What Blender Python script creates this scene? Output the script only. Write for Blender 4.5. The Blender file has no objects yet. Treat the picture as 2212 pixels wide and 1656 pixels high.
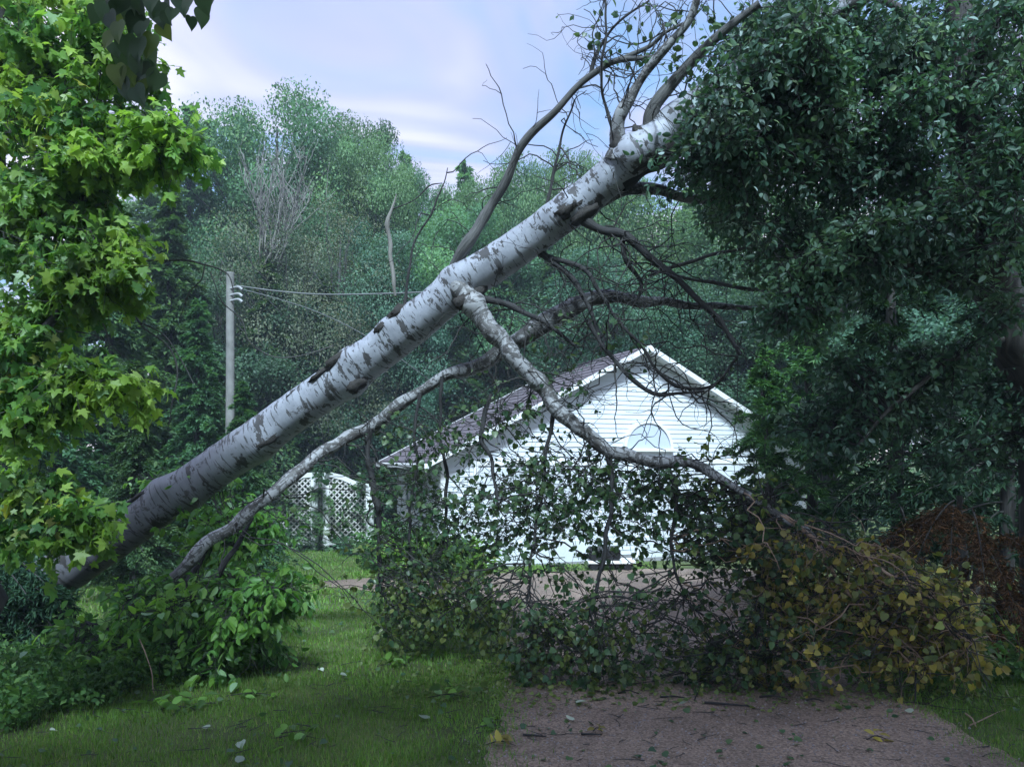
import bpy, math, random
import numpy as np
from mathutils import Vector, Matrix

rng = np.random.default_rng(7)
random.seed(7)
sc = bpy.context.scene
COL = sc.collection

# ------------------------------------------------------------------ camera
W0, F0, CX, HY, CAMZ = 2211.0, 1641.0, 1105.5, 989.0, 1.6     # photo frame, focal, centre, horizon, eye height
cam_d = bpy.data.cameras.new('camera'); cam = bpy.data.objects.new('camera', cam_d); COL.objects.link(cam)
cam.location = (0, 0, CAMZ); cam.rotation_euler = (math.pi / 2, 0, 0)
cam_d.sensor_width = 36; cam_d.lens = 36 * F0 / W0
cam_d.shift_y = (HY - 828.0) / W0
cam_d.clip_start = 0.05; cam_d.clip_end = 2000
sc.camera = cam

# ------------------------------------------------------------------ sky, sun, exposure
SUN_EL, SUN_AZ = math.radians(51), math.radians(173)      # azimuth of the sun, clockwise from +Y
wd = bpy.data.worlds.new('World'); sc.world = wd; wd.use_nodes = True
nt = wd.node_tree; N = nt.nodes; L = nt.links
for n in list(N): N.remove(n)
out = N.new('ShaderNodeOutputWorld'); bg = N.new('ShaderNodeBackground'); L.new(bg.outputs[0], out.inputs[0])
sky = N.new('ShaderNodeTexSky'); sky.sky_type = 'NISHITA'; sky.sun_disc = False
sky.sun_elevation = SUN_EL; sky.sun_rotation = SUN_AZ; sky.air_density = 1.2; sky.dust_density = 0.6; sky.ozone_density = 3.0
tc = N.new('ShaderNodeTexCoord')
sep = N.new('ShaderNodeSeparateXYZ'); L.new(tc.outputs['Generated'], sep.inputs[0])
zc = N.new('ShaderNodeMath'); zc.operation = 'MAXIMUM'; zc.inputs[1].default_value = 0.06; L.new(sep.outputs[2], zc.inputs[0])
dx = N.new('ShaderNodeMath'); dx.operation = 'DIVIDE'; L.new(sep.outputs[0], dx.inputs[0]); L.new(zc.outputs[0], dx.inputs[1])
dy = N.new('ShaderNodeMath'); dy.operation = 'DIVIDE'; L.new(sep.outputs[1], dy.inputs[0]); L.new(zc.outputs[0], dy.inputs[1])
cmb = N.new('ShaderNodeCombineXYZ'); L.new(dx.outputs[0], cmb.inputs[0]); L.new(dy.outputs[0], cmb.inputs[1])
mp = N.new('ShaderNodeMapping'); mp.inputs['Scale'].default_value = (0.75, 0.85, 1); mp.inputs['Rotation'].default_value = (0, 0, -0.25)
L.new(cmb.outputs[0], mp.inputs[0])
cn = N.new('ShaderNodeTexNoise'); cn.inputs['Scale'].default_value = 1.25; cn.inputs['Detail'].default_value = 5; cn.inputs['Roughness'].default_value = 0.5
cn.inputs['Distortion'].default_value = 0.8
L.new(mp.outputs[0], cn.inputs['Vector'])
cr = N.new('ShaderNodeValToRGB'); cr.color_ramp.elements[0].position = 0.36; cr.color_ramp.elements[1].position = 0.66
cr.color_ramp.elements[0].color = (0.55, 0.55, 0.55, 1); cr.color_ramp.elements[1].color = (1, 1, 1, 1)
L.new(cn.outputs['Fac'], cr.inputs[0])
cn2 = N.new('ShaderNodeTexNoise'); cn2.inputs['Scale'].default_value = 1.15; cn2.inputs['Detail'].default_value = 4; cn2.inputs['Distortion'].default_value = 1.0; L.new(mp.outputs[0], cn2.inputs['Vector'])
cc = N.new('ShaderNodeValToRGB'); cc.color_ramp.elements[0].position = 0.38; cc.color_ramp.elements[1].position = 0.50
e_ = cc.color_ramp.elements.new(0.62); e_.color = (7.6, 7.4, 8.4, 1)
cc.color_ramp.elements[0].color = (2.3, 4.1, 7.4, 1); cc.color_ramp.elements[1].color = (4.7, 4.95, 7.3, 1)
L.new(cn2.outputs['Fac'], cc.inputs[0])
mx = N.new('ShaderNodeMixRGB'); L.new(cr.outputs[0], mx.inputs[0]); L.new(sky.outputs[0], mx.inputs[1]); L.new(cc.outputs[0], mx.inputs[2])
L.new(mx.outputs[0], bg.inputs[0]); bg.inputs[1].default_value = 0.1

sun_d = bpy.data.lights.new('sun', 'SUN'); sun = bpy.data.objects.new('sun', sun_d); COL.objects.link(sun)
sun_d.energy = 4.2; sun_d.angle = math.radians(10); sun_d.color = (0.70, 0.88, 1.0)
sdir = Vector((math.sin(SUN_AZ) * math.cos(SUN_EL), math.cos(SUN_AZ) * math.cos(SUN_EL), math.sin(SUN_EL)))
sun.rotation_euler = sdir.to_track_quat('Z', 'Y').to_euler()
sun.location = (0, 0, 30)
sc.view_settings.view_transform = 'Standard'; sc.view_settings.look = 'None'
sc.view_settings.exposure = 0.8; sc.view_settings.gamma = 1.0
sc.render.engine = 'CYCLES'
sc.cycles.use_adaptive_sampling = True; sc.cycles.adaptive_threshold = 0.02; sc.cycles.max_bounces = 4; sc.cycles.diffuse_bounces = 2; sc.cycles.glossy_bounces = 1; sc.cycles.transmission_bounces = 2; sc.cycles.transparent_max_bounces = 4

# ------------------------------------------------------------------ helpers
def P(x, y, Y):                      # a point at distance Y that stands at photo position x, y
    return np.array(((x - CX) / F0 * Y, Y, CAMZ + (HY - y) / F0 * Y))
SL = 0.043
def gz(y):                           # ground height
    y = np.asarray(y, float)
    return np.where(y < 24, -SL * y, -SL * 24 - 0.1 * (1 - np.exp(-(y - 24) / 20)))
def GP(x, y):                        # the ground point seen at photo position x, y
    Y = CAMZ / ((y - HY) / F0 - SL)
    return np.array(((x - CX) / F0 * Y, Y, -SL * Y))
def nrm(a):
    return a / np.maximum(np.linalg.norm(a, axis=-1, keepdims=True), 1e-9)

def mesh_np(name, V, F, attrs=None, smooth=False):
    V = np.ascontiguousarray(V, np.float32); F = np.ascontiguousarray(F, np.int32); k = F.shape[1]
    me = bpy.data.meshes.new(name)
    me.vertices.add(len(V)); me.vertices.foreach_set('co', V.ravel())
    me.loops.add(F.size); me.loops.foreach_set('vertex_index', F.ravel())
    me.polygons.add(len(F)); me.polygons.foreach_set('loop_start', np.arange(0, F.size, k, dtype=np.int32))
    for an, (ty, data) in (attrs or {}).items():
        a = me.attributes.new(an, ty, 'POINT')
        a.data.foreach_set('vector' if ty == 'FLOAT_VECTOR' else 'value', np.ascontiguousarray(data, np.float32).ravel())
    me.update(calc_edges=True)
    if smooth: me.polygons.foreach_set('use_smooth', np.ones(len(F), bool))
    return me

def tag(o, label=None, cat=None, group=None, kind=None):
    if label: o['label'] = label
    if cat: o['category'] = cat
    if group: o['group'] = group
    if kind: o['kind'] = kind
    return o

def root(name, loc, label, cat, group=None, rz=0.0):
    o = bpy.data.objects.new(name, None); COL.objects.link(o); o.location = tuple(float(v) for v in loc); o.rotation_euler.z = rz
    o.empty_display_size = 0.2
    return tag(o, label, cat, group)

def obj(name, me, mat=None, parent=None, kind=None, world=True):
    if mat is not None and len(me.materials) == 0: me.materials.append(mat)
    o = bpy.data.objects.new(name, me); COL.objects.link(o)
    if parent is not None:
        o.parent = parent
        if world:
            p = parent; m = Matrix.Identity(4)
            while p is not None:
                m = (Matrix.Translation(p.location) @ p.rotation_euler.to_matrix().to_4x4()) @ m if p.type == 'EMPTY' else m
                p = p.parent
            if parent.type == 'EMPTY': o.matrix_parent_inverse = m.inverted()
    if kind: o['kind'] = kind
    return o

def tubes(Pn, R, sides=4, cap=True):
    """Pn (N,n,3), R (N,n): N tubes as one vertex / quad array plus bark coordinates."""
    Pn = np.asarray(Pn, float); R = np.asarray(R, float)
    Nn, n = R.shape
    T = nrm(np.gradient(Pn, axis=1))
    ref = np.where(np.abs(T[:, :1, 2:3]).repeat(n, 1) > 0.9, np.array([1.0, 0, 0]), np.array([0, 0, 1.0]))
    ref = np.where(np.abs(nrm(Pn[:, -1:] - Pn[:, :1])[:, :, 2:3]) > 0.85, np.array([1.0, 0.1, 0]), np.array([0, 0.05, 1.0])) * np.ones((Nn, n, 1))
    A = nrm(np.cross(T, ref)); B = np.cross(T, A)
    th = np.arange(sides) / sides * 2 * np.pi
    c, s = np.cos(th), np.sin(th)
    V = Pn[:, :, None] + R[:, :, None, None] * (A[:, :, None] * c[None, None, :, None] + B[:, :, None] * s[None, None, :, None])
    seg = np.linalg.norm(np.diff(Pn, axis=1), axis=-1); al = np.concatenate([np.zeros((Nn, 1)), np.cumsum(seg, 1)], 1)
    bc = np.stack([c * np.ones((Nn, n, sides)), s * np.ones((Nn, n, sides)), al[:, :, None] * np.ones((1, 1, sides))], -1)
    idx = np.arange(Nn * n * sides).reshape(Nn, n, sides)
    a = idx[:, :-1]; b = idx[:, 1:]
    Fq = np.stack([a, np.roll(a, -1, 2), np.roll(b, -1, 2), b], -1).reshape(-1, 4)
    if cap and sides in (4, 8):
        if sides == 4: Fq = np.concatenate([Fq, idx[:, -1, ::1], idx[:, 0, ::-1]])
    return V.reshape(-1, 3), Fq, bc.reshape(-1, 3)

def spline(pts, rad, n):
    """Catmull-Rom through the points, n samples."""
    pts = np.asarray(pts, float); rad = np.asarray(rad, float)
    p = np.vstack([2 * pts[0] - pts[1], pts, 2 * pts[-1] - pts[-2]])
    m = len(pts) - 1
    t = np.linspace(0, m - 1e-6, n); i = t.astype(int); f = (t - i)[:, None]
    p0, p1, p2, p3 = p[i], p[i + 1], p[i + 2], p[i + 3]
    q = 0.5 * ((2 * p1) + (-p0 + p2) * f + (2 * p0 - 5 * p1 + 4 * p2 - p3) * f ** 2 + (-p0 + 3 * p1 - 3 * p2 + p3) * f ** 3)
    r = np.interp(t, np.arange(m + 1), rad)
    return q, r

def vnoise(p, s, seed=0):
    """cheap smooth noise from sines"""
    p = np.asarray(p) * s + seed * 3.17
    return (np.sin(p[..., 0] * 1.7 + 1.3 * np.sin(p[..., 1] * 1.1)) + np.sin(p[..., 1] * 2.3 + p[..., 2] * 1.9) + np.sin(p[..., 2] * 2.9 - p[..., 0] * 1.3)) / 3

def limb(name, parent, pts, rad, mat, n=None, sides=8, wob=0.012, kind=None):
    """pts: world points, rad: metres"""
    n = n or max(8, len(pts) * 6)
    q, r = spline(pts, rad, n)
    wob = wob + .22 * r[:, None]
    q = q + wob * np.stack([vnoise(q, 7, 1), vnoise(q, 7, 2), vnoise(q, 7, 3)], -1)
    r = r * (1 + 0.16 * vnoise(q, 11, 4))
    V, F, bc = tubes(q[None], r[None], sides, cap=True)
    me = mesh_np(name, V, F, {'bc': ('FLOAT_VECTOR', bc)}, smooth=True)
    return obj(name, me, mat, parent, kind), q

def grow(S, D, Ln, n=7, grav=0.25, jit=0.25):
    S = np.asarray(S, float); D = nrm(np.asarray(D, float)); Nn = len(S)
    step = (np.asarray(Ln) / (n - 1))[:, None]
    Pn = np.zeros((Nn, n, 3)); Pn[:, 0] = S
    for k in range(1, n):
        Pn[:, k] = Pn[:, k - 1] + D * step
        D = nrm(D + np.array([0, 0, -grav]) + rng.normal(0, jit, (Nn, 3)))
    return Pn

def bez(A, B, sag_up=0.25, n=8, jit=0.04, lat=.08):
    A = np.asarray(A, float); B = np.asarray(B, float); d = np.linalg.norm(B - A, axis=-1, keepdims=True)
    M = (A * 0.55 + B * 0.45) + np.array([0, 0, 1.0]) * d * sag_up + rng.normal(0, 1, A.shape) * d * lat
    t = np.linspace(0, 1, n)[None, :, None]
    Q = (1 - t) ** 2 * A[:, None] + 2 * t * (1 - t) * M[:, None] + t * t * B[:, None]
    Q[:, 1:] += rng.normal(0, 1, Q[:, 1:].shape) * jit * d[:, None] * 0.5
    return Q

def frames(tip, n):
    y = nrm(tip); z = nrm(n - (n * y).sum(-1, keepdims=True) * y); x = np.cross(y, z)
    return np.stack([x, y, z], -1)

def leaves_on(Pn, m, tmin, size, up=0.6, droop=0.4, side=0.9, svar=0.3, spread=0.0):
    """m leaves on each twig -> positions, frames, sizes"""
    Nn, n, _ = Pn.shape
    t = tmin + (1 - tmin) * rng.random((Nn, m)); f = t * (n - 1); i = np.minimum(f.astype(int), n - 2); f = (f - i)[..., None]
    ar = np.arange(Nn)[:, None]
    p = Pn[ar, i] * (1 - f) + Pn[ar, i + 1] * f
    d = nrm(Pn[ar, i + 1] - Pn[ar, i])
    o = nrm(rng.normal(0, 1, p.shape)); o = nrm(o - (o * d).sum(-1, keepdims=True) * d)
    tip = nrm(d * 0.5 + o * side + np.array([0, 0, -droop]))
    p = p + tip * size * 0.25 + rng.normal(0, 1, p.shape) * spread
    nn = nrm(np.array([0, 0, up]) + rng.normal(0, 0.5, p.shape))
    s = size * (1 + svar * (rng.random((Nn, m)) * 2 - 1))
    return p.reshape(-1, 3), frames(tip.reshape(-1, 3), nn.reshape(-1, 3)), s.ravel()

def tmpl_poplar():
    r = [(.30, -.04), (.47, .24), (.37, .60)]
    v = [(0, 0, 0), (0, .42, -.03), (0, 1, -.16)] + [(x, y, .10 * x / .47 - .10 * y * y) for x, y in r] + [(-x, y, .10 * x / .47 - .10 * y * y) for x, y in r]
    f = [(0, 3, 1), (3, 4, 1), (4, 5, 1), (5, 2, 1), (0, 1, 6), (6, 1, 7), (7, 1, 8), (8, 1, 2)]
    return np.array(v, float), np.array(f)
def tmpl_heart():
    r = [(.10, -.07), (.27, -.09), (.41, .02), (.48, .18), (.46, .36), (.36, .55), (.22, .74), (.09, .90)]
    v = [(0, 0, 0), (0, .42, -.05), (0, 1.03, -.2)] + [(x, y, .16 * x - .16 * y * y - .2 * x * x) for x, y in r] + [(-x, y, .16 * x - .16 * y * y - .2 * x * x) for x, y in r]
    a = [0] + list(range(3, 11)) + [2]; b = [0] + list(range(11, 19)) + [2]
    return np.array(v, float), np.array([(a[i], a[i + 1], 1) for i in range(9)] + [(b[i + 1], b[i], 1) for i in range(9)])
def tmpl_maple():
    r = [(.24, -.10), (.50, -.02), (.33, .20), (.68, .50), (.27, .52), (.22, .76)]
    v = [(0, 0, 0), (0, .33, -.02), (0, 1.02, -.34)] + [(x, y, .20 * x - .26 * y * y - .42 * x * x) for x, y in r] + [(-x, y, .16 * x - .24 * y * y - .30 * x * x) for x, y in r]
    ring = [0, 3, 4, 5, 6, 7, 8, 2]; ringl = [0, 9, 10, 11, 12, 13, 14, 2]
    f = [(ring[i], ring[i + 1], 1) for i in range(7)] + [(ringl[i + 1], ringl[i], 1) for i in range(7)]
    return np.array(v, float), np.array(f)
def tmpl_oval():
    r = [(.20, .18), (.27, .50), (.15, .82)]
    v = [(0, 0, 0), (0, .5, -.02), (0, 1, -.14)] + [(x, y, .10 * x / .27 - .1 * y * y) for x, y in r] + [(-x, y, .10 * x / .27 - .1 * y * y) for x, y in r]
    f = [(0, 3, 1), (3, 4, 1), (4, 5, 1), (5, 2, 1), (0, 1, 6), (6, 1, 7), (7, 1, 8), (8, 1, 2)]
    return np.array(v, float), np.array(f)
def tmpl_diamond(w=.32):
    return np.array([(0, 0, 0), (w, .45, .08), (0, 1, -.08), (-w, .45, .08)], float), np.array([(0, 1, 2), (0, 2, 3)])
POP, MAP, OVA, DIA, FRO = tmpl_poplar(), tmpl_maple(), tmpl_oval(), tmpl_diamond(), tmpl_diamond(.11)

def leaf_np(T, Rm, S, tm, rnd=None):
    V = T[:, None] + S[:, None, None] * np.einsum('nij,kj->nki', Rm, tm[0])
    k = len(tm[0]); F = (np.arange(len(T)) * k)[:, None, None] + tm[1][None]
    if rnd is None: rnd = rng.random(len(T))
    return V.reshape(-1, 3), F.reshape(-1, tm[1].shape[1]), np.repeat(rnd, k)

def foliage(parent, T, Rm, S, tm, mat, single=0, name='foliage', rnd=None, leafname='leaf'):
    """the `single` nearest leaves in view become leaf objects, the others one mesh"""
    if single:
        u = CX + T[:, 0] / np.maximum(T[:, 1], .1) * F0; v = HY - (T[:, 2] - CAMZ) / np.maximum(T[:, 1], .1) * F0
        vis = (u > 0) & (u < 2211) & (v > 0) & (v < 1656) & (T[:, 1] > .5)
        key = np.where(vis, S / np.maximum(T[:, 1], .1), -1)
        order = np.argsort(-key)[:single]; order = order[key[order] > 0]
        me = mesh_np(leafname, tm[0], tm[1]); me.materials.append(mat)
        for i in order:
            o = bpy.data.objects.new(leafname, me); COL.objects.link(o); o.parent = parent
            o.matrix_parent_inverse = Matrix.Translation(parent.location).inverted()
            M = Matrix([[*(Rm[i, r] * S[i]), T[i, r]] for r in range(3)] + [[0, 0, 0, 1]])
            o.matrix_basis = M
        keep = np.ones(len(T), bool); keep[order] = False
        T, Rm, S = T[keep], Rm[keep], S[keep]
        if rnd is not None: rnd = rnd[keep]
    if len(T):
        V, F, r = leaf_np(T, Rm, S, tm, rnd)
        return obj(name, mesh_np(name, V, F, {'rnd': ('FLOAT', r)}), mat, parent, 'stuff')

def box_np(x0, x1, y0, y1, z0, z1):
    V = np.array([(x, y, z) for z in (z0, z1) for y in (y0, y1) for x in (x0, x1)], float)
    F = np.array([(0, 2, 3, 1), (4, 5, 7, 6), (0, 1, 5, 4), (2, 6, 7, 3), (0, 4, 6, 2), (1, 3, 7, 5)])
    return V, F
def join(parts):
    Vs, Fs, o = [], [], 0
    for V, F in parts:
        Vs.append(V); Fs.append(np.asarray(F) + o); o += len(V)
    return np.concatenate(Vs), np.concatenate(Fs)
def bevel_box(name, x0, x1, y0, y1, z0, z1, b=0.006):
    import bmesh
    bm = bmesh.new(); V, F = box_np(x0, x1, y0, y1, z0, z1)
    vs = [bm.verts.new(v) for v in V]
    for f in F: bm.faces.new([vs[i] for i in f])
    if b: bmesh.ops.bevel(bm, geom=bm.edges[:], offset=b, segments=1, affect='EDGES')
    bmesh.ops.recalc_face_normals(bm, faces=bm.faces[:])
    me = bpy.data.meshes.new(name); bm.to_mesh(me); bm.free(); return me
def prism(name, poly, d0, d1, axis='y'):
    """polygon in (x,z) extruded along y"""
    n = len(poly); V = [(x, d0, z) for x, z in poly] + [(x, d1, z) for x, z in poly]
    me = bpy.data.meshes.new(name)
    F = [tuple(range(n)), tuple(range(2 * n - 1, n - 1, -1))] + [(i, i + n, (i + 1) % n + n, (i + 1) % n) for i in range(n)]
    me.from_pydata(V, [], F); me.update(calc_edges=True)
    import bmesh
    bm = bmesh.new(); bm.from_mesh(me); bmesh.ops.recalc_face_normals(bm, faces=bm.faces[:]); bm.to_mesh(me); bm.free()
    return me

# ------------------------------------------------------------------ materials
def newmat(name):
    m = bpy.data.materials.new(name); m.use_nodes = True
    b = m.node_tree.nodes['Principled BSDF']
    return m, m.node_tree.nodes, m.node_tree.links, b

def leafmat(name, cols, rough=0.45, trans=0.35, spec=0.4, tboost=1.5):
    m, n, l, b = newmat(name)
    at = n.new('ShaderNodeAttribute'); at.attribute_name = 'rnd'
    oi = n.new('ShaderNodeObjectInfo')
    ad = n.new('ShaderNodeMath'); l.new(at.outputs['Fac'], ad.inputs[0]); l.new(oi.outputs['Random'], ad.inputs[1])
    fr = n.new('ShaderNodeMath'); fr.operation = 'FRACT'; l.new(ad.outputs[0], fr.inputs[0])
    cr = n.new('ShaderNodeValToRGB'); e = cr.color_ramp.elements
    while len(e) < len(cols): e.new(0.5)
    for i, (p, c) in enumerate(cols): e[i].position = p; e[i].color = (*c, 1)
    l.new(fr.outputs[0], cr.inputs[0])
    nz = n.new('ShaderNodeTexNoise'); nz.inputs['Scale'].default_value = 1.3; nz.inputs['Detail'].default_value = 2
    ge = n.new('ShaderNodeNewGeometry'); l.new(ge.outputs['Position'], nz.inputs['Vector'])
    mr = n.new('ShaderNodeMapRange'); mr.inputs[1].default_value = .3; mr.inputs[2].default_value = .7; mr.inputs[3].default_value = .7; mr.inputs[4].default_value = 1.25
    l.new(nz.outputs['Fac'], mr.inputs[0])
    hs = n.new('ShaderNodeHueSaturation'); l.new(cr.outputs[0], hs.inputs['Color'])
    h1 = n.new('ShaderNodeMapRange'); h1.inputs[3].default_value = .485; h1.inputs[4].default_value = .52; l.new(oi.outputs['Random'], h1.inputs[0]); l.new(h1.outputs[0], hs.inputs['Hue'])
    h2 = n.new('ShaderNodeMapRange'); h2.inputs[3].default_value = .78; h2.inputs[4].default_value = 1.25; l.new(oi.outputs['Random'], h2.inputs[0]); l.new(h2.outputs[0], hs.inputs['Value'])
    mu = n.new('ShaderNodeVectorMath'); mu.operation = 'SCALE'; l.new(hs.outputs[0], mu.inputs[0]); l.new(mr.outputs[0], mu.inputs['Scale'])
    l.new(mu.outputs[0], b.inputs['Base Color']); b.inputs['Roughness'].default_value = rough
    b.inputs['Specular IOR Level'].default_value = spec
    tr = n.new('ShaderNodeBsdfTranslucent'); m2 = n.new('ShaderNodeVectorMath'); m2.operation = 'MULTIPLY'
    m2.inputs[1].default_value = (tboost * 1.05, tboost * 1.1, tboost * .55)
    l.new(mu.outputs[0], m2.inputs[0]); l.new(m2.outputs[0], tr.inputs[0])
    mi = n.new('ShaderNodeMixShader'); mi.inputs[0].default_value = trans
    l.new(b.outputs[0], mi.inputs[1]); l.new(tr.outputs[0], mi.inputs[2]); l.new(mi.outputs[0], n['Material Output'].inputs[0])
    return m

def birchmat(name, light=(.56, .57, .60), dark=(.035, .032, .03), patch=0.5, lent=24.0, amount=0.42, old_shade=0.0):
    m, n, l, b = newmat(name)
    at = n.new('ShaderNodeAttribute'); at.attribute_name = 'bc'
    def nz(scale, det, rough=.6):
        mp = n.new('ShaderNodeMapping'); mp.inputs['Scale'].default_value = scale; l.new(at.outputs['Vector'], mp.inputs[0])
        t = n.new('ShaderNodeTexNoise'); t.inputs['Scale'].default_value = 1; t.inputs['Detail'].default_value = det; t.inputs['Roughness'].default_value = rough
        l.new(mp.outputs[0], t.inputs['Vector']); return t
    def ramp(src, a, ca, bb, cb):
        r = n.new('ShaderNodeValToRGB'); r.color_ramp.elements[0].position = a; r.color_ramp.elements[1].position = bb
        r.color_ramp.elements[0].color = (*ca, 1); r.color_ramp.elements[1].color = (*cb, 1); l.new(src, r.inputs[0]); return r
    base = ramp(nz((.6, .6, 6.5), 8, .7).outputs['Fac'], .3, tuple(c * .62 for c in light), .62, light)
    len_ = ramp(nz((.62, .62, lent), 3, .6).outputs['Fac'], amount - .035, (1, 1, 1), amount, (0, 0, 0))
    len2 = ramp(nz((.45, .45, 7.5), 5, .7).outputs['Fac'], .415, (1, 1, 1), .44, (0, 0, 0))
    pat = ramp(nz((.8, .8, 4.2), 7, .72).outputs['Fac'], .5 + .2 * patch - .045, (0, 0, 0), .5 + .2 * patch, (1, 1, 1))
    def mix(fac, a, bcol, k=1.0):
        x = n.new('ShaderNodeMixRGB'); l.new(a, x.inputs[1]); x.inputs[2].default_value = (*bcol, 1)
        mm = n.new('ShaderNodeMath'); mm.operation = 'MULTIPLY'; mm.inputs[1].default_value = k; l.new(fac, mm.inputs[0]); l.new(mm.outputs[0], x.inputs[0]); return x.outputs[0]
    sx = n.new('ShaderNodeSeparateXYZ'); l.new(at.outputs['Vector'], sx.inputs[0])
    base_dark = n.new('ShaderNodeMapRange'); base_dark.inputs[1].default_value = 2.4; base_dark.inputs[2].default_value = 5.4; base_dark.inputs[3].default_value = old_shade; base_dark.inputs[4].default_value = 0; l.new(sx.outputs[2], base_dark.inputs[0])  # root end greyed: older bark, plus the shade there put into the colour
    c0 = mix(base_dark.outputs[0], base.outputs[0], (.085, .083, .088))
    c = mix(len_.outputs[0], c0, dark, .8)
    c = mix(len2.outputs[0], c, dark, .9)
    c = mix(pat.outputs[0], c, tuple(d * 1.4 for d in dark), .85)
    l.new(c, b.inputs['Base Color']); b.inputs['Roughness'].default_value = .62
    bp = n.new('ShaderNodeBump'); bp.inputs['Strength'].default_value = .55; bp.inputs['Distance'].default_value = .012
    l.new(c, bp.inputs['Height']); l.new(bp.outputs[0], b.inputs['Normal'])
    return m

def barkmat(name, a, bcol, scale=(3, 3, 5)):
    m, n, l, b = newmat(name)
    at = n.new('ShaderNodeAttribute'); at.attribute_name = 'bc'
    mp = n.new('ShaderNodeMapping'); mp.inputs['Scale'].default_value = scale; l.new(at.outputs['Vector'], mp.inputs[0])
    t = n.new('ShaderNodeTexNoise'); t.inputs['Scale'].default_value = 1.5; t.inputs['Detail'].default_value = 7; t.inputs['Roughness'].default_value = .7
    l.new(mp.outputs[0], t.inputs['Vector'])
    r = n.new('ShaderNodeValToRGB'); r.color_ramp.elements[0].position = .35; r.color_ramp.elements[1].position = .65
    r.color_ramp.elements[0].color = (*a, 1); r.color_ramp.elements[1].color = (*bcol, 1); l.new(t.outputs['Fac'], r.inputs[0])
    l.new(r.outputs[0], b.inputs['Base Color']); b.inputs['Roughness'].default_value = .8
    bp = n.new('ShaderNodeBump'); bp.inputs['Strength'].default_value = .6; bp.inputs['Distance'].default_value = .01
    l.new(t.outputs['Fac'], bp.inputs['Height']); l.new(bp.outputs[0], b.inputs['Normal'])
    return m

def plain(name, col, rough=.6, var=.12, scale=6, bump=0.0, col2=None, spec=.4):
    m, n, l, b = newmat(name)
    t = n.new('ShaderNodeTexNoise'); t.inputs['Scale'].default_value = scale; t.inputs['Detail'].default_value = 6
    ge = n.new('ShaderNodeTexCoord'); l.new(ge.outputs['Object'], t.inputs['Vector'])
    r = n.new('ShaderNodeValToRGB'); r.color_ramp.elements[0].position = .3; r.color_ramp.elements[1].position = .7
    c2 = col2 or tuple(c * (1 - 2 * var) for c in col)
    r.color_ramp.elements[0].color = (*c2, 1); r.color_ramp.elements[1].color = (*col, 1)
    l.new(t.outputs['Fac'], r.inputs[0]); l.new(r.outputs[0], b.inputs['Base Color'])
    b.inputs['Roughness'].default_value = rough; b.inputs['Specular IOR Level'].default_value = spec
    if bump:
        bp = n.new('ShaderNodeBump'); bp.inputs['Strength'].default_value = .7; bp.inputs['Distance'].default_value = bump
        l.new(t.outputs['Fac'], bp.inputs['Height']); l.new(bp.outputs[0], b.inputs['Normal'])
    return m

M = {}
M['birch'] = birchmat('birch_bark', light=(.36, .38, .44), patch=.70, lent=30, amount=.43, old_shade=.85)
M['birch_top'] = birchmat('birch_top_bark', light=(.42, .44, .51), patch=.54, lent=30, amount=.42)
M['birch_limb'] = birchmat('birch_limb_bark', light=(.33, .335, .35), patch=.22, lent=30, amount=.46)
M['dark_limb'] = barkmat('dark_limb_bark', (.010, .010, .011), (.040, .039, .040))
M['grey_limb'] = barkmat('grey_limb_bark', (.035, .035, .035), (.15, .148, .145))
M['pale_wood'] = barkmat('pale_split_wood', (.30, .24, .19), (.52, .46, .40), (2, 2, 2))
M['tan_twig'] = barkmat('tan_twig_bark', (.20, .12, .08), (.46, .33, .25), (2, 2, 4))
M['pale_twig'] = barkmat('pale_twig_bark', (.13, .125, .115), (.30, .285, .265), (2, 2, 2))
M['knot'] = barkmat('knot_bark', (.008, .0075, .007), (.05, .044, .04), (6, 6, 6))
M['twig'] = barkmat('twig_bark', (.014, .014, .014), (.055, .052, .048), (2, 2, 4))
M['trunk'] = barkmat('tree_bark', (.020, .019, .018), (.075, .07, .065), (4, 4, 3))
M['pop'] = leafmat('fallen_leaf_green', [(0, (.036, .092, .048)), (.45, (.060, .13, .056)), (.8, (.095, .165, .056)), (1, (.12, .20, .11))], .38, .3, .4, 1.3)
M['pop_mid'] = leafmat('fallen_leaf_mid', [(0, (.075, .125, .040)), (.5, (.13, .18, .050)), (1, (.20, .235, .07))], .42, .35)
M['pop_olive'] = leafmat('fallen_leaf_olive', [(0, (.17, .17, .05)), (.35, (.29, .245, .06)), (.75, (.44, .36, .085)), (1, (.20, .27, .09))], .5, .35)
M['maple'] = leafmat('maple_leaf', [(0, (.055, .13, .040)), (.35, (.11, .195, .045)), (.7, (.185, .275, .048)), (.9, (.27, .35, .065)), (.97, (.22, .32, .18)), (1, (.36, .33, .06))], .42, .45, .3)
M['shrub'] = leafmat('shrub_leaf', [(0, (.060, .15, .036)), (.5, (.105, .22, .042)), (.82, (.18, .31, .055)), (.93, (.22, .36, .12)), (1, (.30, .44, .28))], .42, .42, .35)
M['apple'] = leafmat('silvery_glint_leaf', [(0, (.030, .072, .048)), (.5, (.054, .115, .070)), (.80, (.092, .165, .088)), (.90, (.19, .28, .24)), (1, (.34, .44, .44))], .46, .28, .25)  # palest stops paint sky glints as well as pale leaf undersides
M['over'] = leafmat('overhang_leaf', [(0, (.05, .10, .07)), (.7, (.09, .155, .085)), (1, (.19, .22, .07))], .5, .3)
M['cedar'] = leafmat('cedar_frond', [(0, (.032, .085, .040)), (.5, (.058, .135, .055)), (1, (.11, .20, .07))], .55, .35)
M['cedar_dark'] = leafmat('dark_cedar_frond', [(0, (.018, .048, .030)), (.6, (.030, .070, .040)), (1, (.05, .10, .05))], .8, .25, .15)
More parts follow.
